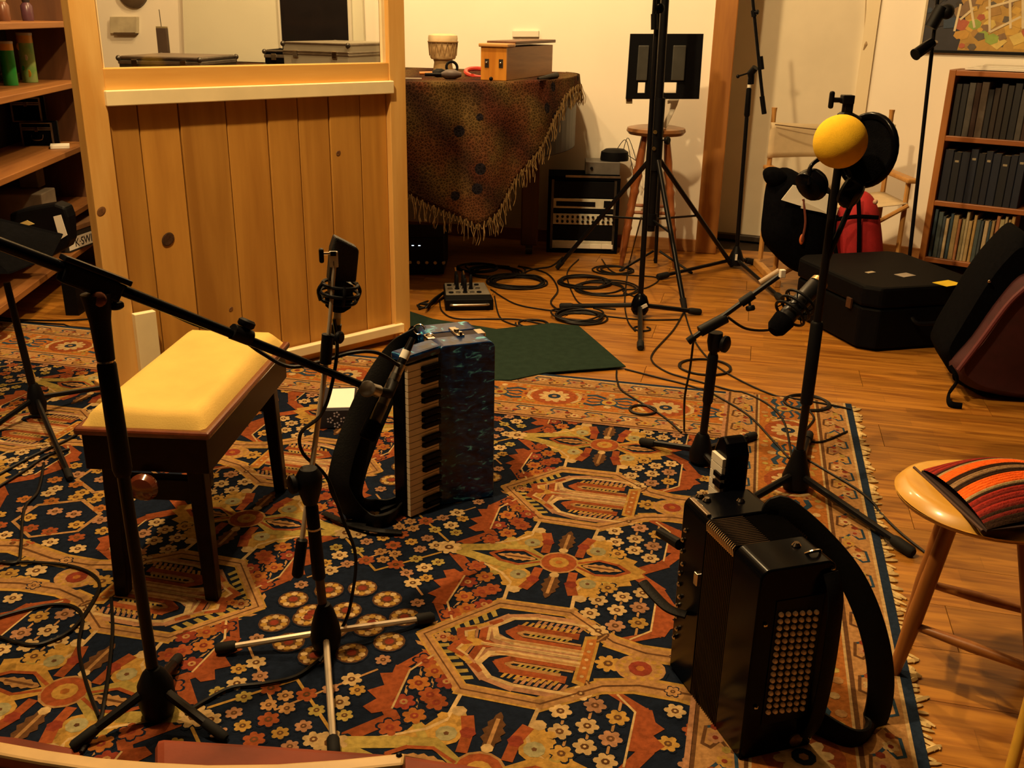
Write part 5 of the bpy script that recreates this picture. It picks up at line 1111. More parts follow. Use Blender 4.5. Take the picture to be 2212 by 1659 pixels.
# ================================================================ two tall black stands by the piano tail
h3=G(1381,684); h3.z=0
t=thing('tall_microphone_stand','tall black stand with a ball-shaped hub, nearer of the two beside the piano','stand',h3)
m=M(); m.lathe([(.010,.008),(.030,.014),(.042,.035),(.042,.065),(.030,.10),(.012,.115)],h3,18); part('hub',m,BLACKG,t,smooth=True)
m=M(); m.box(h3+Vector((.012,-.0415,.062)),(.036,.004,.016),0,R=Matrix.Rotation(-.5,3,'Y')); part('sticker',m,PAPER,t,label='small white sticker')
tripod(t,h3,.055,[G(1215,668),G(1508,680),G(1383,756)],.0115,BLACKM,RUBBER,.016,.05)
p3=V(1424,-40,h3.y)
part('pole',M().tube([h3+UP*.08,p3],[.013,.011],12),BLACKM,t,smooth=True)
q=V(1412,15,h3.y-.03); part('boom_arm',M().tube([V(1417,-40,h3.y-.03),V(1410,62,h3.y-.03)],.008,10),BLACKM,t,smooth=True); part('arm_grip',M().tube([V(1413,30,h3.y-.03),V(1413,64,h3.y-.03)],.014,10),BLACK,t,smooth=True); knob(t,V(1424,18,h3.y-.02),(.5,-.8,0),.02,.016,BLACKG)
cb=Vector((.70,5.02,0)); t=thing('lighting_stand','heavy black tripod stand with braced legs in front of the bar stool','stand',cb)
topb=Vector((V(1440,-60,5.02).x,5.02,1.55))
cl_=Vector((.70,5.02,.66))
part('column',M().tube([Vector((.70,5.02,.30)),cl_,topb],[.021,.021,.020],14),BLACKM,t,smooth=True)
m=M(); m.tube([cl_-UP*.05,cl_+UP*.10],.032,14); part('leg_collar',m,BLACK,t,smooth=True)
part('column_sleeve',M().tube([cl_+UP*.10,cl_+UP*.30],.029,14),BLACK,t,smooth=True)
m=M(); m.tube([Vector((.70,5.02,.33)),Vector((.70,5.02,.39))],.028,12); part('brace_collar',m,BLACK,t,smooth=True)
for f in (Vector((.24,5.36,0)),Vector((1.245,5.50,0)),G(1478,672)):
    a=cl_+(Vector((f.x,f.y,0))-Vector((cb.x,cb.y,0))).normalized()*.03; f=f+UP*.014
    l=part('leg',M().tube([a,f],.0125,10),BLACKM,t,smooth=True); part('rubber_foot',M().tube([f+(a-f).normalized()*.05,f],[.016,.014],10),RUBBER,l,smooth=True)
    b0_=Vector((.70,5.02,.36)); part('brace',M().tube([b0_,a+(f-a)*.50],.006,8),BLACKM,l)
for z in (.80,.72): m=M(); m.lathe([(.009,0),(.010,.006)],Vector((.685,4.985,z)),10,(-.3,-1,0)); part('bolt',m,CHROME,t,smooth=True)
knob(t,Vector((.74,4.99,.76)),(.8,-.6,0),.02,.02)
# boom stand before the pale door
h6=G(1588,578); h6.z=0
t=thing('boom_stand','slim black boom stand in front of the pale door panel','stand',h6)
m=M(); m.lathe([(.014,.012),(.042,.018),(.046,.045),(.030,.09),(.014,.125)],h6,16); part('hub',m,BLACK,t,smooth=True); m=M(); m.box(h6+Vector((-.01,-.046,.07)),(.012,.004,.034)); part('sticker',m,PAPER,t,label='small pale sticker')
tripod(t,h6,.05,[G(1424,604),G(1626,572),G(1686,652)],.0105,BLACKM,RUBBER,.018,.06)
c6=V(1620,165,h6.y)
part('pole',M().tube([h6+UP*.09,h6+(c6-h6)*.82,c6],[.0125,.0115,.010],12),BLACKM,t,smooth=True)
part('grip',M().tube([h6+(c6-h6)*.80,h6+(c6-h6)*.81,h6+(c6-h6)*.94],[.012,.0165,.0145],12),BLACK,t,smooth=True); part('collar_ring',M().tube([h6+(c6-h6)*.945,h6+(c6-h6)*.96],.011,12),WHITEP,t,smooth=True)
m=M(); m.tube([V(1624,182,h6.y),V(1622,158,h6.y),V(1632,146,h6.y-.02)],[.012,.022,.018],12); part('clutch',m,BLACK,t,smooth=True)
part('clutch_lever',M().tube([V(1616,158,h6.y-.03),V(1594,165,h6.y-.04)],[.004,.005],8),BLACK,t); m=M(); m.ball(V(1594,165,h6.y-.04),.010,8,6); part('lever_ball',m,BLACK,t,smooth=True)
part('boom_arm',M().tube([V(1651,244,h6.y-.04),V(1641,150,h6.y-.04),V(1622,-40,h6.y-.04)],.0092,10),BLACKM,t,smooth=True)
part('arm_grip',M().tube([V(1651,246,h6.y-.04),V(1646,208,h6.y-.04)],.0135,10),BLACK,t,smooth=True); part('arm_collar',M().tube([V(1642,122,h6.y-.04),V(1645,150,h6.y-.04)],.015,10),BLACK,t,smooth=True)
m=M(); m.tube([V(1627,22,h6.y-.04),V(1629,36,h6.y-.04)],.014,10); part('upper_collar',m,BLACK,t,smooth=True); knob(t,V(1634,26,h6.y-.06),(.8,-.5,0),.012,.012)
# ================================================================ director's chair with bags
CW=wood('chair_wood',(.52,.28,.08),(.36,.17,.045),(0,0,1),1,.45,1); CV=mat('canvas',(.62,.50,.32),.9,0,.1,20,.2,300)
t=thing('directors_chair','folding wooden chair with cream canvas back by the right wall','chair',(1.66,5.45,0))
Lx,Rx,Yb=V(1668,300,5.5).x,V(1921,300,5.5).x,5.5
for X in (Lx,Rx):
    part('back_post',M().tube([(X,Yb,.50),(X,Yb+.02,.86),(X,Yb+.02,.885)],[.014,.013,.016],10),CW,t,smooth=True)
    part('arm_rest',M().prism([(X-.03,Yb-.42,.555),(X+.03,Yb-.42,.555),(X+.028,Yb+.03,.555),(X-.028,Yb+.03,.555)],(0,0,.024)),CW,t,bev=.008)
    part('arm_support',M().tube([(X,Yb-.36,.555),(X,Yb-.36,.06)],.014,8),CW,t); part('rear_leg',M().tube([(X,Yb-.02,.555),(X,Yb-.02,.06)],.014,8),CW,t)
    part('runner',M().prism([(X-.018,Yb-.44,.0),(X+.018,Yb-.44,.0),(X+.018,Yb+.06,.0),(X-.018,Yb+.06,.0)],(0,0,.04)),CW,t,bev=.006)
part('back_canvas',M().grid(lambda u,v:Vector((Lx-.02+(Rx-Lx+.04)*u,Yb-.012+.035*math.sin(PI*u),.62+.19*v+.008*math.sin(PI*u)*(1-2*v))),20,6),CV,t,smooth=True,solid=.004)
part('seat_canvas',M().grid(lambda u,v:Vector((Lx+(Rx-Lx)*u,Yb-.40+.38*v,.45-.03*math.sin(PI*u))),14,4),CV,t,smooth=True,solid=.004)
for s in (-1,1): part('cross_leg',M().tube([(Lx if s<0 else Rx,Yb-.40,.44),(Rx if s<0 else Lx,Yb-.40,.05)],.012,8),CW,t)
part('hanging_cord',M().tube(bez([(Lx,Yb-.03,.80),((Lx+Rx)/2,Yb-.03,.775),(Rx,Yb-.03,.80)],6),.003,5),mat('cord_brown',(.12,.07,.03),.8),t)
# black bag slumped on the chair
def blob(outl,Y,th,puff=.8):
    """closed cushion body: silhouette polygon at depth Y, thickness th"""
    P_=[V(x,y,Y) for x,y in outl]; P_=bez(P_,4,closed=True); c=sum(P_,Vector())/len(P_); m=M(); lv=[(-1,.0),(-.96,.35),(-.8,.68),(-.45,.92),(0,1),(.45,.92),(.8,.68),(.96,.35),(1,.0)]
    n=len(P_); vs=[]
    for h,k in lv[1:-1]:
        for p in P_: q=c+(p-c)*k; vs.append(q+Vector((0,h*th/2,0)))
    fs=[(i*n+j,i*n+(j+1)%n,(i+1)*n+(j+1)%n,(i+1)*n+j) for i in range(len(lv)-3) for j in range(n)]+[tuple(range(n-1,-1,-1)),tuple(range((len(lv)-3)*n,(len(lv)-2)*n))]
    return m.add(vs,fs)
t=thing('black_bag','slumped black bag hanging on the front of the canvas chair','bag',V(1740,560,5.0))
part('body',blob([(1655,400),(1668,372),(1700,362),(1745,385),(1785,400),(1802,430),(1800,500),(1785,560),(1760,590),(1715,585),(1672,550),(1645,510),(1648,450)],5.0,.26),BLACKC,t,smooth=True)
part('flap',blob([(1648,372),(1664,360),(1690,366),(1700,385),(1680,400),(1655,395)],4.95,.10),BLACKC,t,smooth=True)
part('side_strap',M().tube(bez([V(1735,430,4.86),V(1740,480,4.85),V(1732,520,4.85)],4),.006,6),mat('strap_rust',(.14,.03,.015),.7),t)
m=M(); m.ball(V(1732,517,4.86),.018,10,8,(.7,.5,1.5)); part('orange_tag',m,mat('orange_tag',(.55,.13,.03),.6),t,smooth=True,label='small orange tag')
Y_=4.865; pp=M(); pp.prism([V(1713,400,Y_),V(1790,420,Y_+.02),V(1785,462,Y_),V(1688,432,Y_-.02)],(0,.004,.001)); t=thing('paper_sheets','white paper sheets lying against the black bag below the yellow ball','paper',V(1740,462,Y_))
part('sheet',pp,PAPER,t); pp=M(); pp.prism([V(1733,434,Y_-.01),V(1778,455,Y_-.01),V(1786,461,Y_-.01),V(1730,450,Y_-.01)],(0,.003,0)); part('sheet',pp,WHITEP,t)
t=thing('red_bag','red bag with black vertical straps standing behind the black case','bag',V(1855,560,4.95))
part('body',blob([(1812,455),(1835,425),(1865,412),(1890,432),(1900,480),(1906,560),(1900,600),(1850,610),(1805,600),(1800,520)],4.98,.20),mat('red_cloth',(.42,.012,.018),.8,0,.2,30,.2,200),t,smooth=True)
for pts in ([(1853,418),(1856,470),(1855,560),(1853,600)],[(1806,474),(1850,468),(1898,470)],[(1808,560),(1800,500),(1808,465)]):
    part('strap',M().tube(bez([V(x,y,4.872) for x,y in pts],4),.012,6,flat=.3,up=(0,1,0)),BLACKC,t)
m=M(); m.ball(V(1891,436,4.86),.013,8,6); part('toggle',m,mat('toggle_pink',(.55,.35,.25),.5),t,smooth=True)
# suitcase
zs=.285; q0=G(1880,757); q0.z=0; ex=(G(2050,748)-G(1880,757)); ex.z=0; exn=Vector((.965,.262,0)).normalized(); eyn=Vector((-exn.y,exn.x,0))
t=thing('black_case','large black hard case with stickers on its lid, on the floor by the bookcase','case',q0+exn*.25+eyn*.25)
def cp(x,y,z): return q0+exn*x+eyn*y+UP*z
def cbx(x0,x1,y0,y1,z0,z1,ch=.06): return M().prism([cp(x0+ch,y0,z0),cp(x1-ch,y0,z0),cp(x1,y0+ch,z0),cp(x1,y1-ch,z0),cp(x1-ch,y1,z0),cp(x0+ch,y1,z0),cp(x0,y1-ch,z0),cp(x0,y0+ch,z0)],(0,0,z1-z0))
CASEM=mat('case_black',(.0022,.0024,.0035),.6,0,.3,40,.1,200,spec=.07)
part('lower_shell',cbx(-.06,.50,-.03,.60,.012,.19),CASEM,t,bev=.01); part('lid',cbx(-.065,.505,-.035,.605,.194,zs),CASEM,t,bev=.014)
for x,y in ((.02,.04),(.42,.04),(.02,.52),(.42,.52)): m=M(); m.cyl(cp(x,y,0),cp(x,y,.013),.014); part('foot',m,RUBBER,t)
for px,py,w,h,mm,l in ((2047,612,.10,.075,mat('sticker_yellow',(.75,.55,.02),.5),'yellow sticker'),(1955,594,.075,.055,mat('sticker_grey',(.30,.26,.22),.5),'grey sticker'),(1880,588,.045,.022,mat('sticker_cream',(.45,.38,.28),.5),'small cream sticker')):
    c=G(px,py,zs+.001); m=M(); m.box(c,(w,h,.0016),.5); part('sticker',m,mm,t,label=l)
for y in (.10,.38): m=M(); m.box(cp(-.068,y,.19),(.012,.035,.045),math.atan2(exn.y,exn.x)); part('latch',m,mat('latch_brown',(.10,.05,.03),.4,.5),t,bev=.002)
m=M(); m.tube(bez([cp(.15,-.04,.15),cp(.17,-.065,.13),cp(.29,-.065,.13),cp(.31,-.04,.15)],5),.009,8); part('handle',m,BLACK,t,smooth=True)
# burgundy bag at the right edge
t=thing('burgundy_gig_bag','large burgundy and black padded bag leaning at the right edge','bag',G(2160,876))
RB=mat('burgundy_cloth',(.050,.006,.009),.8,0,.35,18,.15,120)
def bagm(outl,Y0,Y1,sl): 
    P_=bez([V(x,y,Y0) for x,y in outl],4,closed=True); m=M(); n=len(P_); c=sum(P_,Vector())/n; vs=[]
    for k,(s,d) in enumerate(((.86,0),(1,.04),(1,Y1-Y0-.04),(.86,Y1-Y0))):
        for p in P_: q=c+(p-c)*s; vs.append(q+Vector((sl*d,d,0)))
    return m.add(vs,[(i*n+j,i*n+(j+1)%n,(i+1)*n+(j+1)%n,(i+1)*n+j) for i in range(3) for j in range(n)]+[tuple(range(n-1,-1,-1)),tuple(range(3*n,4*n))])
part('body',bagm([(2062,800),(2110,740),(2175,650),(2230,600),(2330,590),(2380,700),(2360,840),(2240,868),(2150,858),(2090,838)],3.42,3.72,.2),RB,t,smooth=True)
part('black_side',bagm([(2045,790),(2040,762),(2075,700),(2130,610),(2180,545),(2225,510),(2250,560),(2200,640),(2140,720),(2080,800),(2060,815)],3.50,3.80,.2),BLACKC,t,smooth=True)
part('piping',M().tube(bez([V(2070,800,3.41),V(2120,735,3.41),V(2180,655,3.41),V(2230,610,3.41)],5),.010,8),mat('piping_red',(.10,.010,.014),.7),t,smooth=True)
part('base_strap',M().tube(bez([V(2052,790,3.42),V(2068,820,3.40),G(2050,850,.02),G(2052,872,.012),G(2078,878,.010)],5),.013,8,flat=.4),BLACKC,t,smooth=True)
m=M(); m.box(Vector((V(2180,800,3.55).x,3.6,.035)),(.30,.20,.07),.2); part('bottom_pad',m,BLACKC,t,bev=.02)
m=M(); m.ball(V(2137,608,3.49),.006,8,6); part('rivet',m,CHROME,t)
# ================================================================ bookcase
BC=wood('bookcase_wood',(.40,.16,.04),(.24,.085,.02),(0,0,1),.9,.4,1); BCH=wood('bookcase_shelf_wood',(.36,.13,.035),(.22,.07,.018),tuple(rd),.9,.4,1)
kb_=Vector((2.30,5.50,0)); 
def kq_(x,y,z): return kb_+rd*x-rn*y+UP*z
def kbx(x0,x1,y0,y1,z0,z1): return M().prism([kq_(x0,y0,z0),kq_(x1,y0,z0),kq_(x1,y1,z0),kq_(x0,y1,z0)],(0,0,z1-z0))
bkc=thing('bookcase','reddish wooden bookcase filled with three rows of books at the right wall','bookcase',kq_(.45,.13,0))
ztop=V(2045,150,5.5).z; zA=V(2040,292,5.5).z; zB=V(2032,432,5.5).z
part('side_panel',kbx(0,.035,0,.26,0,ztop),BC,bkc,bev=.003); part('side_panel',kbx(.915,.95,0,.26,0,ztop),BC,bkc,bev=.003)
part('back_panel',kbx(.03,.92,.25,.26,0,ztop),mat('bookcase_back',(.02,.009,.005),.8),bkc)
for z in (ztop-.03,zA-.028,zB-.028,.06): part('shelf',kbx(.035,.915,0,.25,z,z+.028),BCH,bkc,bev=.003)
cv={}
def bookm(k,c,c2): 
    if k not in cv: cv[k]=mat('cover_%d'%len(cv),c,.6,0,.3,30)
    return cv[k]
PG=mat('page_edges',(.45,.36,.22),.9)
rows=[(zA,ztop-.03,'dark books on the top shelf',[((.005,.004,.004),0),((.009,.005,.004),0),((.014,.007,.004),0),((.004,.005,.009),0),((.09,.07,.055),1),((.028,.010,.006),0),((.055,.05,.045),1),((.004,.005,.009),0)],(.026,.036),(.80,.92)),
      (zB,zA-.028,'navy bound volumes on the middle shelf',[((.003,.006,.018),0),((.004,.009,.026),0),((.004,.006,.012),0)],(.034,.046),(.82,.9)),
      (.088,zB-.028,'thin bright magazines and folders on the bottom shelf',[((.03,.06,.09),0),((.35,.32,.18),1),((.42,.28,.10),1),((.45,.36,.22),1),((.36,.16,.07),1),((.40,.30,.14),1),((.05,.07,.09),0),((.30,.22,.10),1),((.40,.34,.20),1),((.06,.09,.10),0)],(.012,.026),(.76,.95))]
rb2=random.Random(11); first=['thick near-black book at the left end of the top row','blue-black volume at the left end of the middle row','dark blue folder at the left end of the bottom row']
kinds={}
for ri,(z0,z1,grp,pal,(wa,wb_),(ha,hb_)) in enumerate(rows):
    x=.045; bi=0; H_=z1-z0
    while x<.45:
        w_=rb2.uniform(wa,wb_); h=H_*rb2.uniform(ha,hb_); col,lt=pal[(bi*7+ri)%len(pal)] if bi else pal[0]; dp=.20*rb2.uniform(.85,1.05)
        if x+w_>.90: break
        lean=rb2.uniform(-.05,.05) if ri!=1 else 0
        key=(ri,pal.index((col,lt)))
        m=M(); p0=kq_(x,.02,z0+.001); sh=rd*lean*.0
        def bx(a,b_,y0,y1,za,zb): return M().prism([kq_(x+a,y0,z0+za),kq_(x+b_,y0,z0+za),kq_(x+b_,y1,z0+za),kq_(x+a,y1,z0+za)],(0,0,zb-za))
        cn={0:('near-black','dark brown','brown','blue-black','grey spined','maroon','pale grey','black')[pal.index((col,lt))%8] if ri==0 else '',1:'navy'}.get(ri,'') if ri<2 else ('dark blue','olive','ochre','cream','rust','sand','slate','tan','pale','teal')[pal.index((col,lt))]
        kinds[(ri,cn)]=kinds.get((ri,cn),0)+1
        lab='%s book, %s from the left in the %s row of the bookcase'%(cn,('first','second','third','fourth','fifth','sixth','seventh','eighth','ninth','tenth','eleventh','twelfth','thirteenth','fourteenth','fifteenth','sixteenth','seventeenth','eighteenth','nineteenth','twentieth','twenty-first','twenty-second','twenty-third','twenty-fourth','twenty-fifth','twenty-sixth','twenty-seventh','twenty-eighth')[bi],('top','middle','bottom')[ri])
        tb_=thing('book',lab,'book',kq_(x+w_/2,.12,z0),grp)
        part('pages',bx(.0015,w_-.0015,.027,.02+dp-.003,.004,h-.004),PG,tb_)
        cvm=bookm(key,col,None); y0=.02
        part('cover',M().add([kq_(x+a,y,z0+z) for z in (.0005,h) for a,y in ((0,y0+.003),(.003,y0),(w_-.003,y0),(w_,y0+.003),(w_,y0+dp),(w_-.0014,y0+dp),(w_-.0014,y0+.006),(.0014,y0+.006),(.0014,y0+dp),(0,y0+dp))],[tuple(range(9,-1,-1)),tuple(range(10,20))]+[(i,(i+1)%10,10+(i+1)%10,10+i) for i in range(10)]),cvm,tb_)
        if ri==1 and bi%2==1: part('spine_title',M().prism([kq_(x+w_*.25,y0-.0008,z0+h*.80),kq_(x+w_*.75,y0-.0008,z0+h*.80),kq_(x+w_*.75,y0-.0008,z0+h*.84),kq_(x+w_*.25,y0-.0008,z0+h*.84)],-rn*.001),mat('gilt',(.30,.26,.18),.4) if 'gilt' not in bpy.data.materials else bpy.data.materials['gilt'],tb_)
        x+=w_+.0015+(.004 if ri==2 and bi%3==0 else 0); bi+=1
for i in range(3):
    m=M(); m.box(kq_(.22+.02*i,.13+.01*i,ztop+.006+.008*i),(.30-.03*i,.20,.0075),math.atan2(rd.y,rd.x)+.06*i); single('loose_papers',m,PAPER,('widest sheaf of papers at the bottom of the pile on the bookcase','middle sheaf of papers on top of the bookcase','topmost small sheaf of papers on the bookcase')[i],'paper',group='papers on top of the bookcase')
# picture
def WR(px,py,o=0): return W(px,py,RP+rn*o,rn)
pa=WR(1990,107,.02); pb=pa+rd*.95; 
t=thing('framed_painting','colourful abstract painting, dark blue at left and yellow at right, above the bookcase','painting',pa+rd*.45)
def pc(x,z,o=0): return pa+rd*x+UP*z+rn*o
part('canvas',M().prism([pc(0,0),pc(.95,0),pc(.95,.70),pc(0,.70)],-rn*.02),mat('canvas_dark',(.02,.02,.03),.6),t)
part('frame_bottom',M().prism([pc(-.012,-.014,.004),pc(.96,-.014,.004),pc(.96,.0,.004),pc(-.012,.0,.004)],-rn*.024),BLACK,t)
part('frame_side',M().prism([pc(-.012,.0,.004),pc(.0,.0,.004),pc(.0,.70,.004),pc(-.012,.70,.004)],-rn*.024),mat('frame_pale',(.5,.42,.28),.5),t)
pm_=M(); pr=random.Random(21); o_=.001
pm_.col=(.42,.25,.05); pm_.add([pc(.19,.003,.0008),pc(.945,.003,.0008),pc(.945,.69,.0008),pc(.17,.69,.0008),pc(.20,.45,.0008),pc(.16,.3,.0008),pc(.21,.15,.0008)],[tuple(range(7))])
for i in range(260):
    x=pr.uniform(.01,.90); z=pr.uniform(.01,.66); s_=pr.uniform(.015,.05)
    if x<.17: pm_.col=pr.choice([(.01,.015,.03),(.02,.04,.08),(.04,.03,.03),(.015,.01,.01),(.12,.05,.03)])
    else: pm_.col=pr.choice([(.55,.34,.06),(.50,.28,.05),(.35,.20,.05),(.20,.12,.06),(.60,.45,.12),(.25,.35,.06),(.40,.10,.05),(.10,.08,.06)])
    n=pr.choice([4,5,6]); a0=pr.random()*6; pm_.add([pc(max(.003,min(.945,x+s_*math.cos(a0+2*PI*k/n))),max(.003,min(.69,z+s_*math.sin(a0+2*PI*k/n)*.8)),o_) for k in range(n)],[tuple(range(n))]); o_+=.00001
for a,b_ in (((.20,.30),(.26,.12)),((.30,.33),(.34,.10)),((.34,.10),(.48,.18)),((.40,.32),(.44,.12)),((.30,.22),(.5,.28)),((.18,.16),(.24,.22)),((.46,.34),(.50,.12)),((.16,.10),(.17,.24))):
    pm_.col=(.62,.52,.33); d=(Vector(b_)-Vector(a)).normalized(); n_=Vector((-d.y,d.x))*.006
    pm_.add([pc(*(Vector(a)+n_),o_),pc(*(Vector(a)-n_),o_),pc(*(Vector(b_)-n_),o_),pc(*(Vector(b_)+n_),o_)],[(0,1,2,3)]); o_+=.00002
part('painted_shapes',pm_,mat('painted',(1,1,1),.6,0,.2,30,vcol=True),t,kind='stuff')
# stand with small spot microphone by the painting
h9=G(1968,585); h9=Vector((V(1968,560,4.9).x,4.9,0)); 
t=thing('thin_stand','thin black pole stand between the canvas chair and the bookcase','stand',h9)
part('pole',M().tube([h9+UP*.03,V(2003,200,4.9),V(2032,-60,4.9)],.0095,10),BLACKM,t,smooth=True)
tripod(t,h9,.08,[h9+Vector((.02,.24,0)),h9+Vector((-.10,-.12,0)),h9+Vector((.16,-.10,0))],.008,BLACKM,RUBBER,.010,.03)
m=M(); m.lathe([(.012,.02),(.03,.03),(.03,.07),(.013,.11)],h9,14); part('hub',m,BLACK,t,smooth=True)
t=thing('small_spotlight','small black cylindrical lamp head clamped to the thin pole','lamp',V(1998,105,4.85)); a=V(1977,118,4.83); b_=V(2014,92,4.87); u=(b_-a).normalized()
part('barrel',M().tube([a,a+(b_-a)*.5,b_],[.026,.026,.022],16),BLACKG,t,smooth=True); part('rim',M().tube([a-u*.002,a+u*.004],.028,16),BLACK,t,smooth=True); part('clip',M().tube([b_,V(2022,92,4.89)],.010,10),STEEL,t,smooth=True)
m=M(); m.tube([V(2010,60,4.88),V(2035,15,4.88)],.03,12); m.ball(V(2045,25,4.88),.035,10,8); single('clamp_head',m,BLACK,'black clamp lump high on the thin pole before the painting','clamp',smooth=True)
t=thing('blind_cord','thin pale blind cords hanging on the wall right of the door','cord',WR(1866,95,.03))
for dx in (0,8,14): part('cord',M().tube([WR(1872+dx,-40,.02),WR(1866+dx*.4,92,.02)],.0018,5),mat('cord_pale',(.45,.34,.2),.8) if 'cord_pale' not in bpy.data.materials else bpy.data.materials['cord_pale'],t)
part('cord_weight',M().tube([WR(1872,88,.02),WR(1871,96,.02),WR(1864,112,.02)],[.006,.012,.008],8),mat('cord_wood',(.38,.26,.13),.6),t)
# ================================================================ green mat, stage box, tissue box
t=M(); mp_=[(1352,793),(1250,705),(1192,699),(1072,712),(935,690),(868,668),(800,690),(900,760),(1070,822),(1105,822),(1180,806)]
t.prism([G(x,y,.0105) for x,y in mp_],(0,0,.004)); single('green_mat',t,mat('green_carpet',(.017,.033,.024),.95,0,.25,30,.5,300,spec=.05),'plain dark green mat on the floor behind the blue accordion','mat',bev=.001)
s0_=G(962,672); s1_=G(1066,670); sx_=(s1_-s0_).normalized(); sy_=Vector((-sx_.y,sx_.x,0)); SW=(s1_-s0_).length
t=thing('stage_box','grey stage box with sockets and a bar handle among the cables','stage box',s0_+sx_*SW/2)
def sq(x,y,z): return s0_+sx_*x+sy_*y+UP*z
part('base',M().prism([sq(0,0,.0),sq(SW,0,.0),sq(SW-.01,.30,.0),sq(.01,.30,.0)],(0,0,.055)),BLACK,t,bev=.004)
tp_=part('top_panel',M().prism([sq(.008,.07,.056),sq(SW-.008,.07,.056),sq(SW-.015,.29,.056),sq(.015,.29,.056)],(0,0,.006)),mat('box_grey',(.17,.15,.12),.5,.2),t,bev=.002)
part('handle',M().tube(bez([sq(.03,.0,.030),sq(.04,-.02,.034),sq(SW-.04,-.02,.034),sq(SW-.03,.0,.030)],5),.006,8),STEEL,t,smooth=True)
for i in range(5):
    for j in range(3):
        c=sq(.035+.034*i,.10+.07*j,.062); m=M(); m.lathe([(.012,0),(.012,.005),(.008,.006)],c,12); part('socket',m,STEEL if (i+j)%2 else BLACK,tp_,smooth=True)
pg=M()
for i,j in ((1,1),(2,1),(3,1),(2,2),(1,2),(2,0)):
    c=sq(.035+.034*i,.10+.07*j,.068); t2=thing('audio_plug','black plug with %s pushed upright into the stage box, %s'%(('silver tip','thin neck','stubby body','long silver tip','short neck','bare end')[(i+j*2)%6],('front row','second row','back row')[j]+(' left',' middle',' right')[i-1]),'plug',c,'plugs in the stage box')
    part('shell',M().tube([c,c+UP*.05,c+Vector((0,.005,.065))],[.009,.008,.005],10),BLACK,t2,smooth=True)
    if (i+j)%2: part('tip',M().tube([c+Vector((0,.005,.063)),c+Vector((-.004,.005,.085))],.004,8),CHROME,t2,smooth=True)
tc_=G(728,925,.01); t=thing('tissue_box','dark blue patterned tissue box with white tissue behind the centre stand','tissue box',tc_)
tx=Vector((1,.12,0)).normalized(); ty=Vector((-.12,1,0)).normalized()
def tq(x,y,z): return tc_+tx*x+ty*y+UP*z
part('carton',M().prism([tq(-.06,0,0),tq(.06,0,0),tq(.06,.22,0),tq(-.06,.22,0)],(0,0,.065)),mat('tissue_navy',(.008,.010,.022),.5),t,bev=.002)
part('top_paper',M().prism([tq(-.035,.02,.0655),tq(.055,.02,.0655),tq(.055,.20,.0655),tq(-.035,.20,.0655)],(0,0,.002)),mat('tissue_white',(.88,.84,.80),.8,0,.03),t,label='white tissue area')
fm=M()
def fdisc(x,z,r,n=7):
    fm.add([tq(x+r*math.cos(2*PI*i/n),-.0012,z+r*math.sin(2*PI*i/n)) for i in range(n)],[tuple(range(n))])
for x,z in ((.0,.050),(-.022,.030),(.022,.030),(.0,.012)):
    for k in range(5): a=2*PI*k/5; fdisc(x+.008*math.cos(a),z+.008*math.sin(a),.0035)
part('printed_flowers',fm,mat('print_lilac',(.45,.40,.48),.6),t,kind='stuff')
# ================================================================ right stool with striped cushion
zt=.455; c0=G(2136,1056,zt); c0=Vector((c0.x,c0.y,0))
t=thing('wooden_stool','light wooden stool with rounded seat at the right edge','stool',c0)
SW_=wood('stool_light_wood',(.66,.38,.060),(.52,.26,.035),(.5,-.86,0),.7,.35,1,coat=.25); SL_=wood('stool_leg_wood',(.36,.14,.03),(.22,.07,.015),(0,0,1),1,.4)
def seat(u,v):
    a=2*PI*u; r=.172*v; e=max(0,(v-.86)/.14); x,y=math.cos(a)*r*1.02,math.sin(a)*r*1.0
    return c0+Vector((x,y,zt+.006*math.cos(2*a)*v*v-.022*e*e))
m=M(); m.grid(seat,48,14); part('seat',m,SW_,t,smooth=True)
m=M(); m.lathe([(.10,zt-.045),(.150,zt-.040),(.170,zt-.030),(.1745,zt-.021)],c0,40); part('seat_underside',m,SW_,t,smooth=True)
g0,g1=G(1974,1012,zt),G(2122,1150,zt); m=M(); m.tube([g0+(g1-g0)*k+UP*(.0025) for k in (0,.25,.5,.75,1)],.0032,6); part('seat_shadow_line',m,mat('shadow_line_dark',(.06,.02,.008),.8),t)  # dark line laid on the seat to imitate a strap's shadow
fts=[G(1925,1462),G(2058,1395)+Vector((.03,.02,0)),G(2290,1330),G(2190,1520)+Vector((.10,.0,0))]
fts=[G(1928,1460),Vector((c0.x+.10,c0.y-.19,0)),Vector((c0.x+.21,c0.y+.05,0)),Vector((c0.x-.02,c0.y+.19,0))]
tops=[c0+Vector((x,y,zt-.035)) for x,y in ((-.085,-.05),(.03,-.10),(.09,.03),(-.02,.09))]
LG_=[]
for f,p in zip(fts,tops): f=Vector((f.x,f.y,0)); part('leg',M().tube([f,f+(p-f)*.35,p],[.012,.017,.015],12),SL_,t,smooth=True); LG_.append((f,p-f))
for i in range(4):
    k=.42 if i%2 else .34; a,b_=LG_[i],LG_[(i+1)%4]; part('rung',M().tube([a[0]+a[1]*k,(a[0]+a[1]*k+b_[0]+b_[1]*k)*.5,b_[0]+b_[1]*k],[.008,.012,.008],10),SL_,t,smooth=True)
t=thing('striped_cushion','knitted cushion striped maroon, orange and brown on the right stool','cushion',c0+UP*zt)
MA=(.34,.030,.022); MB_=(.17,.02,.016); OR=(.95,.15,.02); DB=(.035,.018,.012); TN=(.30,.18,.09); CR=(.38,.27,.13)
st=[MA]*2+[MB_,MA,MB_,MA,MB_,DB,CR]+[OR]*3+[OR,DB,DB,TN,TN,DB,DB]+[OR]*4+[CR,DB,MA,MB_,MA,MB_,MA,MB_,DB,MB_,DB,DB]
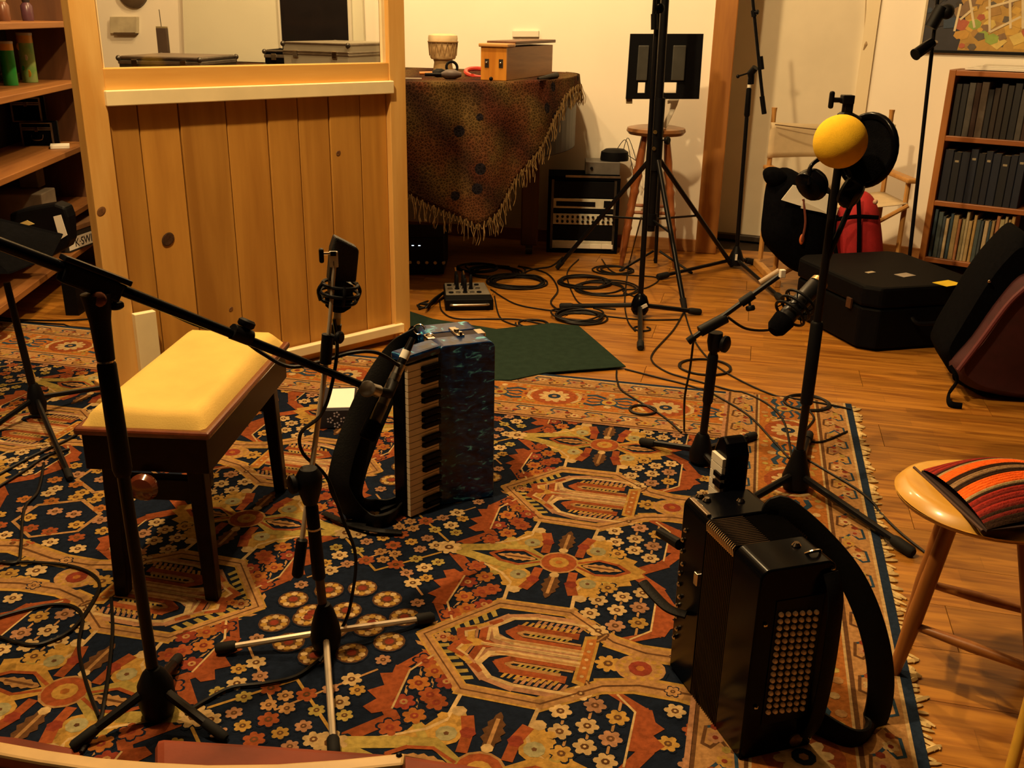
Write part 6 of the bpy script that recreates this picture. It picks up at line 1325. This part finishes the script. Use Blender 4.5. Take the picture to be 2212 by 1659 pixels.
gd_=(g1-g0).normalized(); gp_=Vector((-gd_.y,gd_.x,0)); 
if gp_.x<0: gp_=-gp_
cl0=g0+(g1-g0)*.09; nst=len(st); cu=M()
def cpnt(s,tt):   # s away from the painted shadow line, tt along it
    w_=.5-.5*math.cos(2*PI*min(1,max(0,tt))); L_=(g1-g0).length*.93
    rid=.0022*abs(math.sin(tt*nst*PI)); ed=(1-(2*tt-1)**2); sx=s*(.23+.03*ed)
    prof=math.sin(PI*min(1,max(0.02,tt*.96+.02)))**.6*math.sin(PI*min(1,.06+s*.92))**.5
    bend=.035*math.sin(PI*s*.6)
    return cl0+gd_*(tt*L_-bend*.9)+gp_*(sx+.004)+UP*(.004+.052*prof+rid*prof)
NS=18
for k in range(nst):
    for j in range(4):
        t0_,t1_=(k+j/4)/nst,(k+(j+1)/4)/nst
        cu.col=tuple(c for c in st[k])
        for i in range(NS): cu.add([cpnt(i/NS,t0_),cpnt((i+1)/NS,t0_),cpnt((i+1)/NS,t1_),cpnt(i/NS,t1_)],[(0,1,2,3)])
part('striped_knit',cu,mat('wool_knit',(1,1,1),.95,0,.3,120,.6,300,vcol=True,spec=.05),t)
cu2=M(); cu2.prism([cl0+gp_*.004+UP*.003,cl0+gd_*(g1-g0).length*.93+gp_*.004+UP*.003,cl0+gd_*((g1-g0).length*.93-.03)+gp_*.21+UP*.003,cl0+gd_*(-.03)+gp_*.21+UP*.003],(0,0,.004)); part('cushion_base',cu2,mat('wool_dark',(.03,.012,.01),.9),t)
# ================================================================ foreground chair edge and pale stick
zf=.475; t=thing('leather_chair','low chair edge in the foreground, pale bent wood rail before reddish leather','chair',(-.1,.85,0))
LR=mat('red_leather',(.19,.040,.018),.6,0,.5,9,.15,90,spec=.12); RW_=mat('rail_wood',(.46,.30,.12),.5,0,.3,14)
part('seat_pad',M().prism([G(x,y,zf-.03) for x,y in ((333,1588),(560,1602),(870,1624),(1085,1656),(1085,1740),(333,1740))],(0,0,-.05)),LR,t,bev=.012)
rail=[(-60,1592),(0,1600),(100,1618),(210,1634),(330,1644),(450,1650),(600,1648),(740,1638),(876,1624)]
R1=[G(x,y,zf) for x,y in rail]; m=M(); vs=[]
for i,p in enumerate(R1): 
    q=p+Vector((0,-.022,0)); vs+= [p,q,q-UP*.055,p-UP*.055]
n=len(R1); m.add(vs,[(i*4+j,i*4+(j+1)%4,(i+1)*4+(j+1)%4,(i+1)*4+j) for i in range(n-1) for j in range(4)]+[(3,2,1,0),((n-1)*4,(n-1)*4+1,(n-1)*4+2,(n-1)*4+3)]); part('front_rail',m,RW_,t,bev=.004,label='pale curved wooden rail')
m=M(); m.ball(G(862,1632,zf),.004,8,6); part('screw',m,BLACK,t)
part('side_pad',M().prism([G(x,y,zf-.02) for x,y in ((-60,1580),(40,1590),(158,1612),(158,1700),(-60,1700))],(0,0,-.02)),LR,t,bev=.006)
for x,y in ((-.40,.86),(.0,.86),(-.40,.62),(.0,.62)): m=M(); m.cyl((x,y,.0),(x,y,zf-.055),.016); part('leg',m,RW_,t,smooth=True)
a=G(2182,1668,.0); a.z=0; b_=V(2216,1545,a.y+.02)
m=M(); m.tube([a+UP*.006,b_,b_+(b_-a)*.9],.011,10); single('yellow_stick',m,mat('yellow_wood',(.70,.42,.05),.4),'pale yellow wooden rod leaning at the bottom right corner','stick',smooth=True)
# ================================================================ cables
def cable(lab,pts,r=.0038,z=.004,raw=None,name='cable'):
    P_=[]
    for k,p in enumerate(pts):
        if isinstance(p,Vector): P_.append(p)
        else: g=G(p[0],p[1]); P_.append(G(p[0],p[1],.0098+r if (onrug(g) and (len(p)<3 or p[2]<.02)) else (p[2] if len(p)>2 and p[2]>=.02 else r+.0006)))
    L_=bez(P_,6)
    for q in L_:
        if q.z<.016: q.z=max(q.z,.0098+r) if onrug(q) else max(q.z,r)
    m=M(); m.tube(L_,r,6); return single(name,m,CABLE,lab,'cable',smooth=True)
def coil(lab,px,py,rxp,turns,r=.0046,seed=1,z=.004,wob=.12):
    q=random.Random(seed); c=G(px,py); d=(c-EYEV).dot(FW); R_=rxp*d/F; pts=[]; n=turns*12
    ph=[q.uniform(0,6) for _ in range(4)]; ecc=[(q.uniform(-wob,wob)*R_,q.uniform(-wob,wob)*R_,q.uniform(1-wob*1.6,1+wob*.3)) for _ in range(turns+1)]
    for i in range(n):
        a=2*PI*i/12+ph[0]; k=i//12; f=(i%12)/12; e=[ecc[k][j]*(1-f)+ecc[k+1][j]*f for j in range(3)]
        pts.append(Vector((c.x+e[0]+R_*e[2]*math.cos(a),c.y+e[1]+R_*e[2]*math.sin(a)*.95,z+.0028*k*(.6+.4*math.sin(a*1.7+ph[1])))))
    for q_ in pts:
        if onrug(q_): q_.z=max(q_.z,.0098+r)
    m=M(); m.tube(bez(pts,3),r,6); return single('cable_coil',m,CABLE,lab,'cable',smooth=True)
coil('coiled black cable behind the stage box, beside the piano',1118,612,62,7,seed=1); coil('loosely coiled cable left of the ball hub stand, higher of two',1262,612,58,6,seed=2); coil('dense cable coil touching the green mat corner',1248,688,58,8,seed=3,wob=.16)
coil('small cable loop right of the ball hub stand foot',1388,712,18,1,seed=4); coil('single large cable loop behind the short boom stand',1522,795,56,2,seed=5,wob=.03); coil('cable loop at the rug corner behind the tall straight stand',1742,878,48,3,z=.012,seed=6,wob=.05)
coil('small round cable loop on the rug border',1388,893,29,2,z=.012,seed=7,wob=.03); coil('loose cable loops in front of the equipment rack',1330,585,44,3,seed=8,wob=.2); coil('cable loops under the piano edge',1040,580,45,4,seed=9,wob=.2)
coil('messy dark cable loops just behind the stage box',1075,590,60,5,seed=21,wob=.22)
coil('broad loose cable loops between the rack and the ball hub stand',1300,625,66,4,seed=22,wob=.22)
cable('thick cable winding from under the piano to the dense coil',[(1120,575),(1180,590),(1205,625),(1190,655),(1225,680)],.0046)
cable('cable snaking below the rack toward the coil beside the piano',[(1215,556),(1190,575),(1150,582),(1100,600),(1060,600)],.0046)
coil('loose cable loop left of the dense coil',1150,702,38,2,seed=12,wob=.2)
cable('cable curving from the ball hub stand to the tall stand by the rug corner',[(1478,672),(1455,712),(1412,760),(1410,782),(1440,803),(1480,816),(1560,838),(1640,862,.012),(1690,905,.014),(1708,975,.014),(1712,1020,.014)])
cable('cable from the green mat corner across the rug border to the tall stand',[(1350,797),(1420,815),(1500,836),(1560,862,.013),(1620,900,.014),(1668,950,.014),(1705,990,.014)])
cable('cable dropping over the rug edge at the green mat corner',[(1332,800,.016),(1332,818,.014),(1340,840,.013),(1372,862,.013),(1412,886,.013),(1440,905,.013),(1472,934,.013)])
cable('cable running from the far stands to the rug corner',[(1478,672),(1500,735),(1545,788),(1620,832),(1700,862),(1780,872),(1838,884)])
cable('cable from the tall stand over the rug edge toward the right stool',[(1730,985,.014),(1790,1020,.014),(1858,1062,.014),(1905,1112,.012),(1950,1155),(2010,1202)])
cable('short cable bend beside the tall stand base',[(1745,885,.014),(1758,905,.014),(1735,940,.014),(1770,955,.014),(1830,932,.014)])
cable('cable from the stage box to the dense coil',[(1068,640),(1078,682),(1100,698),(1140,705),(1200,700)])
cable('long cable sweeping from the stage box past the ball hub',[(1060,625),(1110,655),(1170,668),(1250,676),(1380,690),(1470,690)])
cable('cable loop in front of the stage box',[(950,650),(955,672),(985,688),(1060,689),(1120,690),(1180,702)])
for i in range(6): cable(('thick','second','third','fourth','fifth','thin')[i]+' strand of the cable bundle left of the stage box',[(1005-6*i,610+2*i,.03),(965-5*i,628+3*i,.02+.004*i),(935-3*i,655+2*i,.01+.003*i),(905+5*i,668-2*i,.006),(898+3*i,660-i,.006),(925,650,.008)][:4+(i%3)],.0042)
cable('cable from the rack running toward the ball hub stand',[(1250,560),(1225,590),(1240,640),(1265,660),(1330,668)])
cable('cable from the rack looping past the bar stool legs',[(1300,560),(1330,590),(1420,600),(1395,622),(1345,628),(1400,652)])
cable('thin cable beside the ball hub stand pole',[V(1385,470,4.68),(1362,560),(1350,640),(1355,690),(1372,715)])
cable('dark cable on the floor far left, upper of two',[(-20,682),(40,690),(140,692),(236,686)]); cable('grey cable along the rug edge far left, lower of two',[(-20,694),(90,702,.012),(180,708,.012),(242,716,.012)])
for lab,p in (('cable crossing the rug at the left edge above the bench',[(-20,1035),(60,990),(120,962),(165,938),(205,905)]),('second cable crossing the rug at the left edge',[(-20,1062),(50,1018),(100,985),(150,970)]),
  ('cable curving past the left rug edge beside the bench legs',[(95,1000),(82,1060),(52,1100),(45,1180),(35,1215),(-20,1210)]),
  ('large cable loop on the rug at the left edge, bottom',[(-20,1215),(60,1214),(140,1220),(192,1236),(215,1262),(200,1300),(160,1355),(110,1384),(60,1392),(-20,1370)]),
  ('cable arc on the rug below the big loop',[(-20,1338),(50,1318),(110,1306),(158,1310),(178,1335),(170,1400),(188,1480),(214,1548)]),
  ('cable running down the rug to the front left stand foot',[(240,1292),(243,1360),(236,1440),(224,1520),(214,1560),(175,1625)]),
  ('cable from the front left stand hub to the centre stand hub',[(400,1540),(440,1515),(500,1485),(570,1476),(640,1460),(690,1425)])):
    cable(lab,p,.0042,.014)
cable('black cable rising from the long arm to the pencil microphone',[V(300,640,1.78),V(420,700,1.83),V(505,722,1.86),V(565,762,1.90),V(625,792,1.92),V(690,782,1.95),V(760,762,1.98),V(815,762,2.02),V(862,790,2.06)],.0042)
cable('cable hanging beside the centre stand grip',[V(722,690,1.95),V(728,760,1.95),V(712,850,1.92),V(690,900,1.90),V(650,935,1.88),V(655,980,1.88),V(705,1030,1.90),V(740,1120,1.88),V(768,1200,1.86),V(760,1290,1.84),V(742,1350,1.84),G(690,1430,.02)],.0040)
cable('cable hanging from the short boom down to the rug',[V(1498,735,h5.y-.01),V(1490,800,h5.y-.0),V(1479,860,h5.y+.0),(1478,930,.014)],.0036)
cable('cable sagging from the short boom to the dark cradle microphone',[V(1572,685,h5.y+.02),V(1612,710,h5.y+.02),V(1665,712,h5.y+.03),V(1695,690,h5.y+.03)],.0042)
